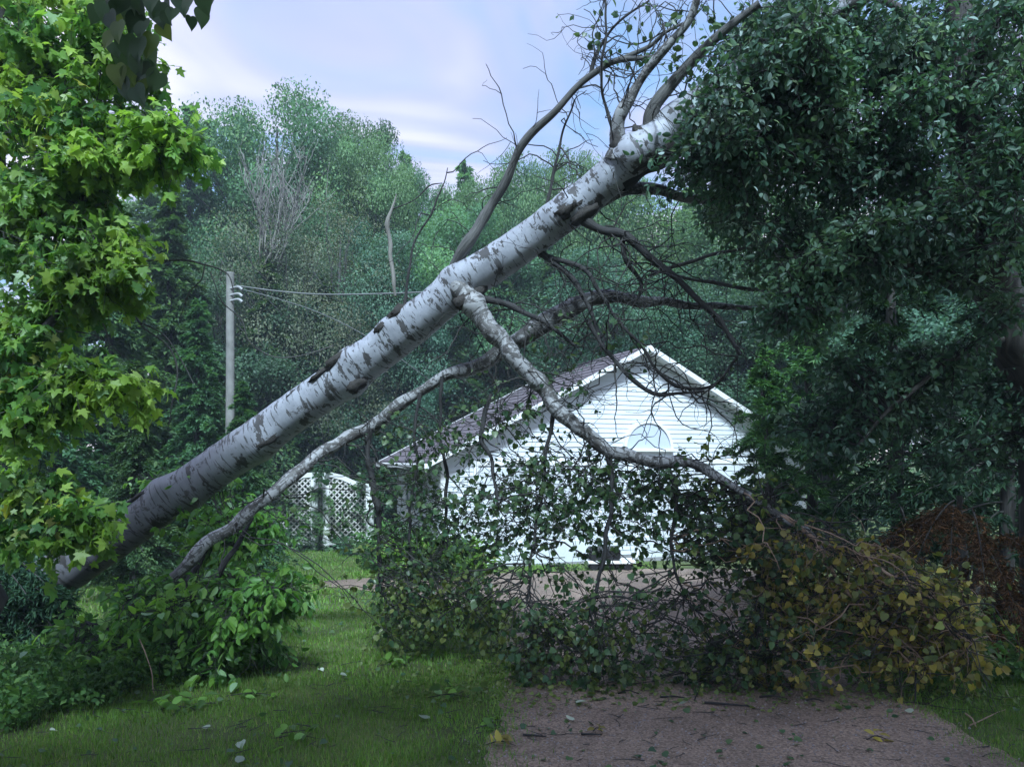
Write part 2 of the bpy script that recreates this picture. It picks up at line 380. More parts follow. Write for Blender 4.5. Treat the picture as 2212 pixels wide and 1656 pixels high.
M['dead'] = leafmat('dead_conifer_needles', [(0, (.045, .030, .018)), (.5, (.095, .058, .030)), (.85, (.17, .094, .044)), (1, (.27, .14, .06))], .8, .15, .15)
M['far_green'] = leafmat('far_broadleaf', [(0, (.050, .13, .062)), (.5, (.092, .195, .088)), (1, (.18, .30, .125))], .5, .4)
M['far_teal'] = leafmat('far_dark_broadleaf', [(0, (.035, .098, .060)), (.5, (.065, .145, .085)), (1, (.115, .21, .12))], .5, .35)
M['far_olive'] = leafmat('far_olive_broadleaf', [(0, (.075, .115, .07)), (.5, (.12, .16, .095)), (1, (.20, .22, .14))], .55, .35)
M['far_conifer'] = leafmat('far_conifer', [(0, (.08, .17, .095)), (.5, (.12, .23, .12)), (1, (.19, .31, .16))], .6, .45)
M['weed'] = leafmat('weed_leaf', [(0, (.045, .115, .034)), (.6, (.080, .17, .044)), (1, (.13, .23, .065))], .55, .35, .25)
M['grass'] = leafmat('grass_blade', [(0, (.078, .165, .024)), (.5, (.118, .225, .032)), (.9, (.17, .28, .05)), (1, (.28, .27, .11))], .5, .35)
M['siding'] = plain('white_siding', (.70, .735, .78), .55, .07, .9)
M['trim'] = plain('white_trim', (.80, .80, .80), .4, .03, 2)
M['trim_lat'] = plain('lattice_slats', (.62, .60, .57), .55, .05, 3)
M['roof'] = plain('roof_shingle', (.16, .135, .155), .85, .18, 9, .01)
M['glass'] = plain('pale_pane', (.56, .62, .72), .25, .04, 1)
M['dkglass'] = plain('dark_pane', (.10, .13, .15), .08, .1, 1)
M['black'] = plain('black_plastic', (.012, .012, .014), .5, .1, 3)
M['pole'] = plain('weathered_pole', (.25, .25, .235), .8, .2, 5, .004)
M['metal'] = plain('grey_metal', (.35, .36, .37), .4, .1, 4)
M['wire'] = plain('wire_sheath', (.16, .17, .17), .6, .1, 4)
M['paleleaf'] = leafmat('upturned_leaf', [(0, (.28, .36, .28)), (1, (.45, .50, .42))], .45, .2)

# ground materials
def groundmat():
    m, n, l, b = newmat('lawn_soil')
    ge = n.new('ShaderNodeNewGeometry')
    t = n.new('ShaderNodeTexNoise'); t.inputs['Scale'].default_value = 1.1; t.inputs['Detail'].default_value = 8; l.new(ge.outputs['Position'], t.inputs['Vector'])
    r = n.new('ShaderNodeValToRGB'); r.color_ramp.elements[0].position = .3; r.color_ramp.elements[1].position = .68
    r.color_ramp.elements[0].color = (.045, .06, .016, 1); r.color_ramp.elements[1].color = (.095, .13, .026, 1); l.new(t.outputs['Fac'], r.inputs[0])
    l.new(r.outputs[0], b.inputs['Base Color']); b.inputs['Roughness'].default_value = .9
    t2 = n.new('ShaderNodeTexNoise'); t2.inputs['Scale'].default_value = 60; t2.inputs['Detail'].default_value = 4; l.new(ge.outputs['Position'], t2.inputs['Vector'])
    bp = n.new('ShaderNodeBump'); bp.inputs['Distance'].default_value = .02; l.new(t2.outputs['Fac'], bp.inputs['Height']); l.new(bp.outputs[0], b.inputs['Normal'])
    return m
def gravelmat():
    m, n, l, b = newmat('gravel')
    ge = n.new('ShaderNodeNewGeometry')
    v = n.new('ShaderNodeTexVoronoi'); v.inputs['Scale'].default_value = 75; l.new(ge.outputs['Position'], v.inputs['Vector'])
    r = n.new('ShaderNodeValToRGB'); r.color_ramp.elements[0].color = (.115, .080, .060, 1); r.color_ramp.elements[1].color = (.43, .315, .245, 1)
    l.new(v.outputs['Color'], r.inputs[0])
    t = n.new('ShaderNodeTexNoise'); t.inputs['Scale'].default_value = .9; t.inputs['Detail'].default_value = 7; l.new(ge.outputs['Position'], t.inputs['Vector'])
    mr = n.new('ShaderNodeMapRange'); mr.inputs[1].default_value = .3; mr.inputs[2].default_value = .7; mr.inputs[3].default_value = .55; mr.inputs[4].default_value = 1.15; l.new(t.outputs['Fac'], mr.inputs[0])
    mu = n.new('ShaderNodeVectorMath'); mu.operation = 'SCALE'; l.new(r.outputs[0], mu.inputs[0]); l.new(mr.outputs[0], mu.inputs['Scale'])
    l.new(mu.outputs[0], b.inputs['Base Color']); b.inputs['Roughness'].default_value = .85
    bp = n.new('ShaderNodeBump'); bp.inputs['Distance'].default_value = .012; bp.inputs['Strength'].default_value = .8
    l.new(v.outputs['Distance'], bp.inputs['Height']); l.new(bp.outputs[0], b.inputs['Normal'])
    return m
M['ground'] = groundmat(); M['gravel'] = gravelmat()

# ------------------------------------------------------------------ ground and driveway
ys = [-60, 0, 6, 12, 18, 24, 27, 31, 36, 44, 60, 100, 400, 900]
V = np.array([(x, y, gz(y)) for y in ys for x in (-600, -40, 40, 600)], float)
F = np.array([(r * 4 + c, r * 4 + c + 1, r * 4 + c + 5, r * 4 + c + 4) for r in range(len(ys) - 1) for c in range(3)])
tag(obj('ground', mesh_np('ground', V, F), M['ground']), kind='structure')

edge_px = [(1020, 1850), (1045, 1656), (1066, 1580), (1085, 1500), (1100, 1420), (1075, 1340), (960, 1296), (800, 1276), (690, 1266), (700, 1254), (900, 1242), (1150, 1236), (1420, 1228), (1620, 1228),
           (1660, 1250), (1725, 1330), (1840, 1420), (1960, 1500), (2100, 1590), (2211, 1655), (2420, 1790)]
drv = []
for i in range(len(edge_px) - 1):
    a, b = GP(*edge_px[i]), GP(*edge_px[i + 1]); k = max(2, int(np.linalg.norm(b - a) / .12))
    for t in np.linspace(0, 1, k, endpoint=False):
        p = a + (b - a) * t; drv.append(p)
drv = np.array(drv)
drv[:, 0] += .05 * vnoise(drv, 7, 5) + .035 * vnoise(drv, 19, 6); drv[:, 1] += .05 * vnoise(drv, 7, 8)
near = np.array([(2.75, 2.6, 0), (2.9, -8, 0), (-0.9, -8, 0), (-0.35, 2.6, 0)])
drv = np.vstack([drv, near]); drv[:, 2] = gz(drv[:, 1]) + .006
import bmesh
bm = bmesh.new(); f = bm.faces.new([bm.verts.new(p) for p in drv]); bmesh.ops.triangulate(bm, faces=[f]); bmesh.ops.recalc_face_normals(bm, faces=bm.faces[:])
me = bpy.data.meshes.new('driveway'); bm.to_mesh(me); bm.free()
if me.polygons[0].normal.z < 0: me.flip_normals()
tag(obj('driveway', me, M['gravel']), kind='structure')

def inside(px, py, poly):
    r = np.zeros(len(px), bool); n = len(poly); j = n - 1
    for i in range(n):
        xi, yi, xj, yj = poly[i, 0], poly[i, 1], poly[j, 0], poly[j, 1]
        c = ((yi > py) != (yj > py)) & (px < (xj - xi) * (py - yi) / (yj - yi + 1e-12) + xi)
        r ^= c; j = i
    return r

# grass: blades thinning out with distance
def blades(x0, x1, y0, y1, dens, ln, wd):
    n = int((x1 - x0) * (y1 - y0) * dens); x = rng.uniform(x0, x1, n); y = rng.uniform(y0, y1, n)
    clump = vnoise(np.stack([x, y, 0 * x], -1), 3, 2); k = ~inside(x + rng.normal(0, .15, n), y + rng.normal(0, .15, n), drv) & (rng.random(n) < .75 + .4 * clump)
    k &= np.abs(x) < .78 * y + 1.0
    x, y = x[k], y[k]; n = len(x)
    h = ln * rng.uniform(.5, 1.25, n) * (1 + .3 * clump[k]); a = rng.uniform(0, 6.28, n); le = rng.uniform(.1, .7, n)
    b = np.stack([x, y, gz(y) - .004], -1); d = np.stack([np.cos(a), np.sin(a), 0 * a], -1); s = np.stack([-np.sin(a), np.cos(a), 0 * a], -1)
    w = wd * rng.uniform(.6, 1.3, n)
    tip = b + d * (h * le)[:, None] + np.array([0, 0, 1.0]) * (h * np.sqrt(1 - .6 * le ** 2))[:, None]
    Vv = np.stack([b - s * w[:, None], b + s * w[:, None], tip], 1).reshape(-1, 3)
    return Vv, np.arange(3 * n).reshape(-1, 3), np.repeat(rng.random(n), 3)
gs = [blades(-6, 5.6, 3.6, 6.5, 5200, .045, .0032), blades(-8, 7, 6.5, 10, 2300, .05, .005), blades(-12, 3, 10, 22, 560, .06, .010)]
Vg, Fg = join([(g[0], g[1]) for g in gs]); rg = np.concatenate([g[2] for g in gs])
tag(obj('lawn_grass', mesh_np('lawn_grass', Vg, Fg, {'rnd': ('FLOAT', rg)}), M['grass']), 'short green lawn grass on both sides of the driveway', 'grass', kind='stuff')

# tufts creeping over the driveway edge
k = 15000; ei = rng.integers(0, len(drv) - 5, k); ex = drv[ei, 0] + rng.normal(0, .13, k); ey = drv[ei, 1] + rng.normal(0, .13, k); cl_ = vnoise(np.stack([ex, ey, 0 * ex], -1), 6, 4); kk = (cl_ > -.15) & (ey < 11) & (ey > 3.6); ex, ey = ex[kk], ey[kk]; k = len(ex)
h = rng.uniform(.02, .075, k); a = rng.uniform(0, 6.28, k); le = rng.uniform(.2, .9, k); b_ = np.stack([ex, ey, gz(ey) + .002], -1); d_ = np.stack([np.cos(a), np.sin(a), 0 * a], -1); sd_ = np.stack([-np.sin(a), np.cos(a), 0 * a], -1) * rng.uniform(.002, .005, k)[:, None]
Vv = np.stack([b_ - sd_, b_ + sd_, b_ + d_ * (h * le)[:, None] + np.array([0, 0, 1.0]) * (h * .8)[:, None]], 1).reshape(-1, 3)
tag(obj('edge_grass', mesh_np('edge_grass', Vv, np.arange(3 * k).reshape(-1, 3), {'rnd': ('FLOAT', np.repeat(rng.random(k), 3))}), M['grass']), 'ragged grass tufts creeping over the gravel edge', 'grass', kind='stuff')
# loose stones on the driveway
n = 14000; x = rng.uniform(-1.8, 5.2, n); y = 3.6 + 5.5 * rng.random(n) ** 1.3; k = inside(x + rng.normal(0, .16, n), y + rng.normal(0, .1, n), drv); x, y = x[k], y[k]; n = len(x)
oct_v = np.array([(1, 0, 0), (-1, 0, 0), (0, 1, 0), (0, -1, 0), (0, 0, .7), (0, 0, -.7)], float); oct_f = np.array([(0, 2, 4), (2, 1, 4), (1, 3, 4), (3, 0, 4), (2, 0, 5), (1, 2, 5), (3, 1, 5), (0, 3, 5)])
T = np.stack([x, y, gz(y) + .006], -1); S = rng.uniform(.003, .011, n) * rng.uniform(.6, 1.2, n)
V, F, r = leaf_np(T, frames(rng.normal(0, 1, (n, 3)), rng.normal(0, 1, (n, 3))), S, (oct_v, oct_f))
tag(obj('loose_gravel', mesh_np('loose_gravel', V, F), plain('stone', (.36, .33, .34), .8, .3, 40)), 'loose grey stones scattered over the driveway', 'gravel', kind='stuff')

# ------------------------------------------------------------------ white house
HA = math.radians(22)
hy = 15.5; hx = (957 - CX) / F0 * hy; hz = float(gz(hy)) - .02
HL = Matrix.Translation((hx, hy, hz)) @ Matrix.Rotation(HA, 4, 'Z')
house = root('white_house', (hx, hy, hz), 'white clapboard house with a low purple grey gable roof behind the fallen tree', 'house', rz=HA)
HW, HD, EH, RI = 9.4, 4.0, 2.34, 2.40
def hobj(name, me, mat, parent=None): return obj(name, me, mat, parent or house, world=False)
slope = RI / (HW / 2)
hobj('wall', prism('wall', [(0, 0), (HW, 0), (HW, EH), (HW / 2, EH + RI), (0, EH)], .03, HD), M['siding'])
bh = .105
def board(name, a0, a1, b0, b1, z0, z1, side=False):
    """lapped board: a lower edge, b upper edge extents"""
    o, i = .022, .008
    pts = [(a0, -o + .03, z0), (a1, -o + .03, z0), (b1, -i + .03, z1), (b0, -i + .03, z1), (a0, .034, z0), (a1, .034, z0), (b1, .034, z1), (b0, .034, z1)]
    if side: pts = [(p[1] - .03, HD - p[0], p[2]) for p in pts]
    me = bpy.data.meshes.new(name); me.from_pydata(pts, [], [(0, 1, 2, 3), (1, 0, 4, 5), (5, 4, 7, 6), (0, 3, 7, 4), (2, 1, 5, 6), (3, 2, 6, 7)]); me.update(calc_edges=True); return me
k = 0
doors = [(0.75, 3.55, 2.12), (4.6, 8.6, 2.15)]
while True:
    z0 = .12 + k * bh; z1 = z0 + bh
    if z1 > EH + RI - .1: break
    a = max(0, (z0 - EH) / slope) + .06; b = max(0, (z1 - EH) / slope) + .06
    spans = [(a, HW - a, b, HW - b)]
    if z0 < 2.15:
        xs = [a, doors[0][0] - .1, doors[0][1] + .1, doors[1][0] - .1, doors[1][1] + .1, HW - a]
        spans = [(xs[0], xs[1]) * 2, (xs[2], xs[3]) * 2, (xs[4], xs[5]) * 2]
    for s in spans: hobj('siding_board', board('siding_board', s[0], s[1], s[2], s[3], z0, z1), M['siding'])
    if z1 < EH: 
        if 1.0 < z0 < 1.95:
            hobj('siding_board', board('siding_board', .05, .95, .05, .95, z0, z1, True), M['siding']); hobj('siding_board', board('siding_board', 1.75, HD, 1.75, HD, z0, z1, True), M['siding'])
        else: hobj('siding_board', board('siding_board', .05, HD, .05, HD, z0, z1, True), M['siding'])
    k += 1
for x in (0, HW): hobj('corner_board', bevel_box('corner_board', x - .06, x + .05, -.012, .09, 0, EH), M['trim'])
# roof: two slabs, rake boards, gutter
ov = .38; zt = EH + RI + .06
def slab(sgn):
    xe = (-ov if sgn < 0 else HW + ov); ze = EH - ov * slope + .06
    return prism('roof_plane', [(HW / 2, zt), (xe, ze), (xe, ze - .05), (HW / 2, zt - .05)], -.30, HD + .32)
roofs = [hobj('roof_plane', slab(s), M['roof']) for s in (-1, 1)]
for s in (-1, 1):
    for yy, th in ((-.335, .03), (HD + .325, .03)):
        xe = (-ov - .01 if s < 0 else HW + ov + .01); ze = EH - ov * slope
        hobj('rake_board', prism('rake_board', [(HW / 2, zt + .015), (xe, ze + .075), (xe, ze - .04), (HW / 2, zt - .11)], yy, yy + th), M['trim'])
    hobj('soffit', prism('soffit', [(HW / 2, zt - .075), (-ov if s < 0 else HW + ov, EH - ov * slope - .012), (-ov if s < 0 else HW + ov, EH - ov * slope - .03), (HW / 2, zt - .095)], -.30, .0), M['trim'])
for x in (-ov - .12, HW + ov + .01):
    hobj('gutter', bevel_box('gutter', x, x + .11, -.36, HD + .36, EH - ov * slope - .09, EH - ov * slope + .03, .02), M['trim'])
# shingle courses standing proud on the left plane
for i in range(22):
    t0 = i / 22; xa = -ov + (HW / 2 + ov) * t0; za = EH - ov * slope + .064 + (RI + ov * slope) * t0
    dxx = (HW / 2 + ov) / 22; hobj('shingle_course', prism('shingle_course', [(xa, za + .004), (xa + dxx, za + dxx * slope - .002), (xa + dxx, za + dxx * slope - .012), (xa, za - .01), (xa - .004, za + .012)], -.30, HD + .32), M['roof'], roofs[0])
# half-round window in the gable
ax, az, ar = HW / 2 + .15, EH + .16, .58
def arc(r, n=20): return [(ax + r * math.cos(t), az + r * math.sin(t)) for t in np.linspace(0, math.pi, n)]
aw = hobj('arched_window', prism('arched_window', arc(ar), -.03, .02), M['glass'])
of, inn = arc(ar + .07), arc(ar)
ring = of + inn[::-1]
me = bpy.data.meshes.new('window_frame'); n = 20
Vv = [(x, -.06, z) for x, z in of] + [(x, -.06, z) for x, z in inn] + [(x, .02, z) for x, z in of] + [(x, .02, z) for x, z in inn]
Ff = []
for i in range(n - 1): Ff += [(i, n + i, n + i + 1, i + 1), (2 * n + i, 2 * n + i + 1, 3 * n + i + 1, 3 * n + i), (i, i + 1, 2 * n + i + 1, 2 * n + i), (n + i, 3 * n + i, 3 * n + i + 1, n + i + 1)]
me.from_pydata(Vv, [], Ff); me.update(calc_edges=True); hobj('window_frame', me, M['trim'], aw)
hobj('sill', bevel_box('sill', ax - ar - .1, ax + ar + .1, -.08, .02, az - .07, az - .002), M['trim'], aw)
# garage doors with raised panels
for (x0, x1, zt_) in doors:
    d = hobj('garage_door', bevel_box('garage_door', x0, x1, -.002, .06, .02, zt_), M['siding'])
    nc = 4 if x1 - x0 < 3 else 6
    for r in range(4):
        for c in range(nc):
            w = (x1 - x0) / nc; h = zt_ / 4
            hobj('panel', bevel_box('panel', x0 + c * w + .09, x0 + (c + 1) * w - .09, -.02, 0.01, .04 + r * h + .09, .04 + (r + 1) * h - .07, .012), M['siding'], d)
    for xx in (x0 - .1, x1): hobj('door_casing', bevel_box('door_casing', xx, xx + .1, -.035, .05, 0, zt_), M['trim'], d)
    hobj('door_casing', bevel_box('door_casing', x0 - .12, x1 + .12, -.037, .05, zt_ + .002, zt_ + .12), M['trim'], d)
# side window
w = hobj('window', bevel_box('window', -.006, .05, 2.30, 3.0, 1.05, 1.9, 0), M['dkglass'])
for (y0, y1, z0, z1) in ((2.22, 2.30, .97, 1.98), (3.0, 3.08, .97, 1.98), (2.302, 2.998, .97, 1.05), (2.302, 2.998, 1.9, 1.98), (2.63, 2.67, 1.052, 1.898)):
    hobj('window_frame', bevel_box('window_frame', -.04, .05, y0, y1, z0, z1, .006), M['trim'], w)
hobj('foundation', bevel_box('foundation', -.02, HW + .02, -.0, HD, -.3, .11, .0), plain('concrete', (.32, .32, .33), .9, .15, 5))

# low dark cart with a pale plank before the house
g = GP(1316, 1229); ct = root('low_cart', g, 'low black object with a pale plank on the bright gravel before the white house', 'cart')
def rel(me, name, mat, parent): return obj(name, me, mat, parent, world=False)
rel(bevel_box('plank', -.48, .50, -.25, .25, .14, .205, .01), 'plank', M['trim'], ct)
rel(bevel_box('body', -.44, .20, -.24, .24, .207, .45, .04), 'body', M['black'], ct)
rel(bevel_box('underframe', -.45, .46, -.2, .22, .05, .138, .02), 'underframe', M['black'], ct)
for xx in (-.34, .34):
    for yy in (-.24, .2):
        th = np.linspace(0, 2 * np.pi, 17)[:-1]
        V = np.array([(xx + .075 * math.cos(t), yy + s, .075 + .075 * math.sin(t)) for s in (0, .05) for t in th]); me = bpy.data.meshes.new('wheel')
        me.from_pydata(V.tolist(), [], [tuple(range(16)), tuple(range(31, 15, -1))] + [(i, i + 16, (i + 1) % 16 + 16, (i + 1) % 16) for i in range(16)]); me.update(calc_edges=True); rel(me, 'wheel', M['black'], ct)

# ------------------------------------------------------------------ lattice fence
fg = GP(690, 1188); FY = fg[1]; fz = float(gz(FY)); mpp = FY / F0
def fx(x): return (x - CX) * mpp
fence = root('lattice_fence', (fx(692), FY, fz), 'white lattice fence with curved tops beside the white house', 'fence')
def fl(x): return (x - 692) * mpp
def ztop(x):                          # curved top rail, photo x to height
    pts = [(560, 1085), (600, 1062), (635, 1032), (655, 1021), (690, 1019), (716, 1020), (740, 1026), (765, 1038), (800, 1046), (840, 1049)]
    return CAMZ + (HY - np.interp(x, [p[0] for p in pts], [p[1] for p in pts])) * mpp - fz
zb = .14
for (xa, xb) in ((560, 687), (697, 800)):
    lf = (xa == 560)
    sw = .035; x0, x1 = fl(xa), fl(xb)
    # frame: stiles, bottom rail, curved top rail
    pn = obj('panel_frame', bevel_box('panel_frame', x0, x1, -.02, .02, zb, zb + .12, .006), M['trim'], fence, world=False)
    for xs_, wdt in ((xb - 16, 16) if lf else (xa, 14), (xa, 12) if lf else (xb - 10, 10)):
        zz = float(ztop(xs_ + wdt / 2)); rel(bevel_box('stile', fl(xs_), fl(xs_ + wdt), -.03, .03, .02 if wdt > 12 else zb, zz - .02, .008), 'stile', M['trim'], pn)
    xs_ = np.linspace(xa, xb, 28); zt2 = ztop(xs_); xl = fl(xs_)
    Vv = np.concatenate([np.stack([xl, np.full(28, yv), zt2 - dz], -1) for yv, dz in ((-.034, 0), (-.034, .13), (.034, .13), (.034, 0))])
    Ff = [(j * 28 + i, j * 28 + i + 1, ((j + 1) % 4) * 28 + i + 1, ((j + 1) % 4) * 28 + i) for j in range(4) for i in range(27)] + [(0, 28, 56, 84), (27, 111, 83, 55)]
    me = bpy.data.meshes.new('top_rail'); me.from_pydata(Vv.tolist(), [], Ff); me.update(calc_edges=True); rel(me, 'top_rail', M['trim'], pn)
    # diagonal slats, each its own strip clipped to the panel
    for dirn in (1, -1):
        c = -3.0
        while c < 5.0:
            # points z = zb + dirn*(x - x0) + c
            xx = np.linspace(x0 + .02, x1 - .02, 120); zz = zb + dirn * (xx - x0) + c
            zt3 = np.array(ztop(692 + xx / mpp)) - .1; ok = (zz > zb + .1) & (zz < zt3)
            if ok.sum() > 3:
                xa_, xb_ = xx[ok][0], xx[ok][-1]; za_, zb_ = zz[ok][0], zz[ok][-1]; yv = -.008 * dirn
                h = sw * .72
                Vv = [(xa_, yv - .006, za_ - h), (xb_, yv - .006, zb_ - h), (xb_, yv - .006, zb_ + h), (xa_, yv - .006, za_ + h), (xa_, yv + .006, za_ - h), (xb_, yv + .006, zb_ - h), (xb_, yv + .006, zb_ + h), (xa_, yv + .006, za_ + h)]
                me = bpy.data.meshes.new('slat'); me.from_pydata(Vv, [], [(0, 1, 2, 3), (7, 6, 5, 4), (0, 4, 5, 1), (2, 6, 7, 3), (1, 5, 6, 2), (0, 3, 7, 4)]); me.update(calc_edges=True); rel(me, 'slat', M['trim_lat'], pn)
            c += .155
rel(bevel_box('post', fl(687.5), fl(696.5), .04, .14, 0, float(ztop(692)) - .05, .008), 'post', M['pole'], fence)
rel(bevel_box('post', fl(800.5), fl(808), -.05, .05, 0, float(ztop(803)) - .05, .008), 'post', M['trim'], fence)

# ------------------------------------------------------------------ utility pole and wires
py_ = 13.6; pb = P(491, 989, py_); pb[2] = gz(py_)
pole = root('utility_pole', pb, 'weathered grey utility pole rising out of the shrubs', 'pole')
top = P(497, 592, py_)
q = np.array([pb, (pb + top) / 2 + np.array([.02, 0, 0]), top]); qq, rr = spline(q, [.085, .078, .07], 14)
V, F, bc = tubes(qq[None], rr[None], 12); ob_ = obj('shaft', mesh_np('shaft', V, F, {'bc': ('FLOAT_VECTOR', bc)}, True), M['pole'], pole)
th = np.linspace(0, 2 * np.pi, 13)[:-1]
me = bpy.data.meshes.new('cap'); Vv = [tuple(top + np.array([(.073) * math.cos(t), (.073) * math.sin(t), dz])) for dz in (-.01, .03) for t in th]
me.from_pydata(Vv, [], [tuple(range(12)), tuple(range(23, 11, -1))] + [(i, i + 12, (i + 1) % 12 + 12, (i + 1) % 12) for i in range(12)]); me.update(calc_edges=True); obj('cap', me, M['pole'], pole)
hk = P(507, 622, py_ - .1)
for dz in (0, -.12, -.22):
    a = hk + np.array([0, 0, dz]); qq, rr = spline([a + np.array([-.1, 0.05, 0]), a + np.array([.06, 0, .02]), a + np.array([.13, 0, -.03])], [.02, .022, .03], 8)
    V, F, bc = tubes(qq[None], rr[None], 8); obj('wire_bracket', mesh_np('wire_bracket', V, F, {'bc': ('FLOAT_VECTOR', bc)}, True), M['metal'], pole)
def wire(name, pts, r, label):
    qq, rr = spline(pts, [r] * len(pts), 40); V, F, bc = tubes(qq[None], rr[None], 6)
    o = obj(name, mesh_np(name, V, F, {'bc': ('FLOAT_VECTOR', bc)}, True), M['wire']); tag(o, label, 'wire')
wire('service_wire', [P(510, 617, 13.5), P(600, 629, 13.5), P(700, 636, 13.5), P(840, 634, 13.4), P(960, 628, 13.2), P(1010, 620, 13.1)], .014, 'thick pale service wire running from the utility pole behind the leaning trunk')
wire('thin_wire', [P(510, 622, 13.5), P(580, 640, 13.8), P(680, 672, 14.2), P(780, 720, 14.6), P(900, 800, 15.2), P(960, 850, 16.2)], .009, 'thin wire sagging from the utility pole down towards the house roof')

# ------------------------------------------------------------------ fallen birch
base = P(-95, 1400, 8.35)
birch = root('fallen_birch', (base[0], base[1], gz(base[1])), 'big white barked birch leaning fallen across the driveway', 'fallen tree')
def PX(pts): return np.array([P(*p) for p in pts])
def pr(pts, px): return np.array([r * p[2] / F0 for r, p in zip(px, pts)])
tp = [(-120, 1420, 8.4), (60, 1285, 8.3), (210, 1185, 8.2), (350, 1087, 8.05), (480, 1002, 7.9), (600, 915, 7.7), (760, 803, 7.45), (900, 695, 7.2), (1000, 614, 7.05), (1100, 547, 6.9), (1200, 477, 6.75), (1300, 397, 6.6), (1370, 335, 6.5), (1460, 258, 6.4)]
tr_ = [54, 51, 47, 44, 43, 42, 42, 41, 41, 39, 38, 38, 40, 36]
q, r = spline(PX(tp), pr(tp, tr_), 260); TR = q
S_ = 36; V, F, bc = tubes(q[None], r[None], S_)
cent = np.repeat(q, S_, 0); dirv = V - cent
al = bc[:, 2]; ang = np.arctan2(bc[:, 1], bc[:, 0])
disp = 1 + .045 * vnoise(np.stack([np.cos(ang) * 1.2, np.sin(ang) * 1.2, al], -1), 2.2, 3) + .02 * vnoise(np.stack([np.cos(ang), np.sin(ang), al * 3], -1), 4, 1)
knots = [(342, 1047), (560, 975), (575, 955), (745, 765), (830, 695), (862, 660), (968, 585), (770, 845), (1225, 440), (1190, 470), (1270, 470), (420, 1080)]
V = cent + dirv * disp[:, None]
pv = np.stack([CX + V[:, 0] / V[:, 1] * F0, HY - (V[:, 2] - CAMZ) / V[:, 1] * F0], -1)
for (kx, ky) in knots:
    d = np.linalg.norm(pv - np.array([kx, ky]), axis=1); V += (dirv * .20 * np.exp(-(d / 26) ** 2)[:, None])
obj('trunk', mesh_np('trunk', V, F, {'bc': ('FLOAT_VECTOR', bc * np.array([1.6, 1.6, 1]))}, True), M['birch'], birch)
# rough dark knots and bark ridges
def knot(px, py, Y, rx, ry, rz_, ang_, seed):
    u, v = np.meshgrid(np.linspace(0, 2 * np.pi, 17)[:-1], np.linspace(.02, np.pi - .02, 10)); X = np.stack([np.cos(u) * np.sin(v), np.sin(u) * np.sin(v), np.cos(v)], -1).reshape(-1, 3)
    X = X * (1 + .30 * vnoise(X, 3.1, seed) + .16 * vnoise(X, 8, seed))[:, None]
    c, s = math.cos(ang_), math.sin(ang_); Vv = X * np.array([rx, ry, rz_]); Vv = np.stack([Vv[:, 0] * c - Vv[:, 2] * s, Vv[:, 1], Vv[:, 0] * s + Vv[:, 2] * c], -1) + P(px, py, Y)
    idx = np.arange(160).reshape(10, 16); Fq = np.stack([idx[:-1], np.roll(idx[:-1], -1, 1), np.roll(idx[1:], -1, 1), idx[1:]], -1).reshape(-1, 4)
    obj('knot', mesh_np('knot', Vv, Fq, {'bc': ('FLOAT_VECTOR', X)}, True), M['knot'], birch)
sl = math.radians(34)
for i, a in enumerate([(338, 1056, 7.92, .13, .06, .05), (300, 1072, 7.95, .16, .05, .03), (735, 772, 7.34, .20, .06, .05), (705, 798, 7.38, .22, .05, .03), (828, 706, 7.16, .11, .06, .045), (862, 672, 7.11, .12, .06, .05), (965, 596, 7.0, .08, .06, .045), (650, 838, 7.5, .16, .05, .025),
                       (583, 950, 7.58, .15, .07, .05), (770, 832, 7.32, .11, .07, .06), (1230, 452, 6.58, .14, .09, .06), (1262, 464, 6.57, .15, .07, .05), (418, 1066, 7.86, .10, .05, .035), (1415, 330, 6.42, .26, .10, .09), (1030, 632, 6.95, .11, .07, .05),
                       (1338, 318, 6.4, .06, .06, .10), (1385, 298, 6.36, .05, .06, .11), (1000, 650, 6.88, .10, .06, .06)]):
    if a[3] > 0: knot(*a, sl, i)

LIMBS = {}
def bl(key, pts, px, mat, sides=10, name='branch', parent=None):
    o, q = limb(name, parent or birch, PX(pts), pr(pts, px) * (1 if key in ('top', 'down') else .86), M[mat], sides=sides, n=max(14, len(pts) * 7)); LIMBS[key] = q; return o
bl('stem', [(372, 1248, 6.5), (440, 1180, 6.6), (520, 1125, 6.75), (600, 1052, 6.9), (680, 992, 7.1), (780, 930, 7.45), (870, 868, 7.4), (945, 822, 7.35), (1015, 795, 7.3), (1070, 768, 7.25), (1130, 725, 7.2), (1200, 690, 7.2), (1265, 652, 7.2), (1330, 642, 7.3), (1420, 652, 7.4), (1500, 660, 7.5), (1660, 668, 7.7)],
   [14, 16, 17, 15, 15, 16, 15, 14, 18, 19, 24, 23, 20, 15, 13, 9, 6], 'birch_limb', 14)
bl('down', [(985, 600, 7.0), (1005, 640, 6.95), (1040, 690, 6.9), (1085, 738, 6.85), (1120, 778, 6.8), (1160, 822, 6.8), (1200, 882, 6.75), (1255, 925, 6.7), (1310, 970, 6.65), (1370, 987, 6.6), (1440, 998, 6.55), (1520, 1012, 6.5), (1600, 1062, 6.4), (1680, 1110, 6.3), (1750, 1155, 6.2), (1800, 1225, 6.1)],
   [20, 27, 23, 19, 18, 19, 17, 16, 15, 13, 13, 11, 9, 8, 8, 4], 'birch_limb', 14)
bl('up', [(965, 600, 7.1), (1000, 540, 7.0), (1040, 478, 6.95), (1075, 425, 6.9), (1105, 360, 6.8), (1150, 285, 6.7), (1205, 235, 6.6), (1275, 163, 6.5), (1340, 132, 6.4), (1420, 122, 6.3)], [15, 15, 13, 12, 11, 10, 9, 8, 7, 5], 'grey_limb')
bl('up2', [(1275, 163, 6.5), (1285, 115, 6.5), (1312, 75, 6.45), (1350, 40, 6.4), (1400, 5, 6.4)], [6, 4.5, 4, 3, 2], 'dark_limb')
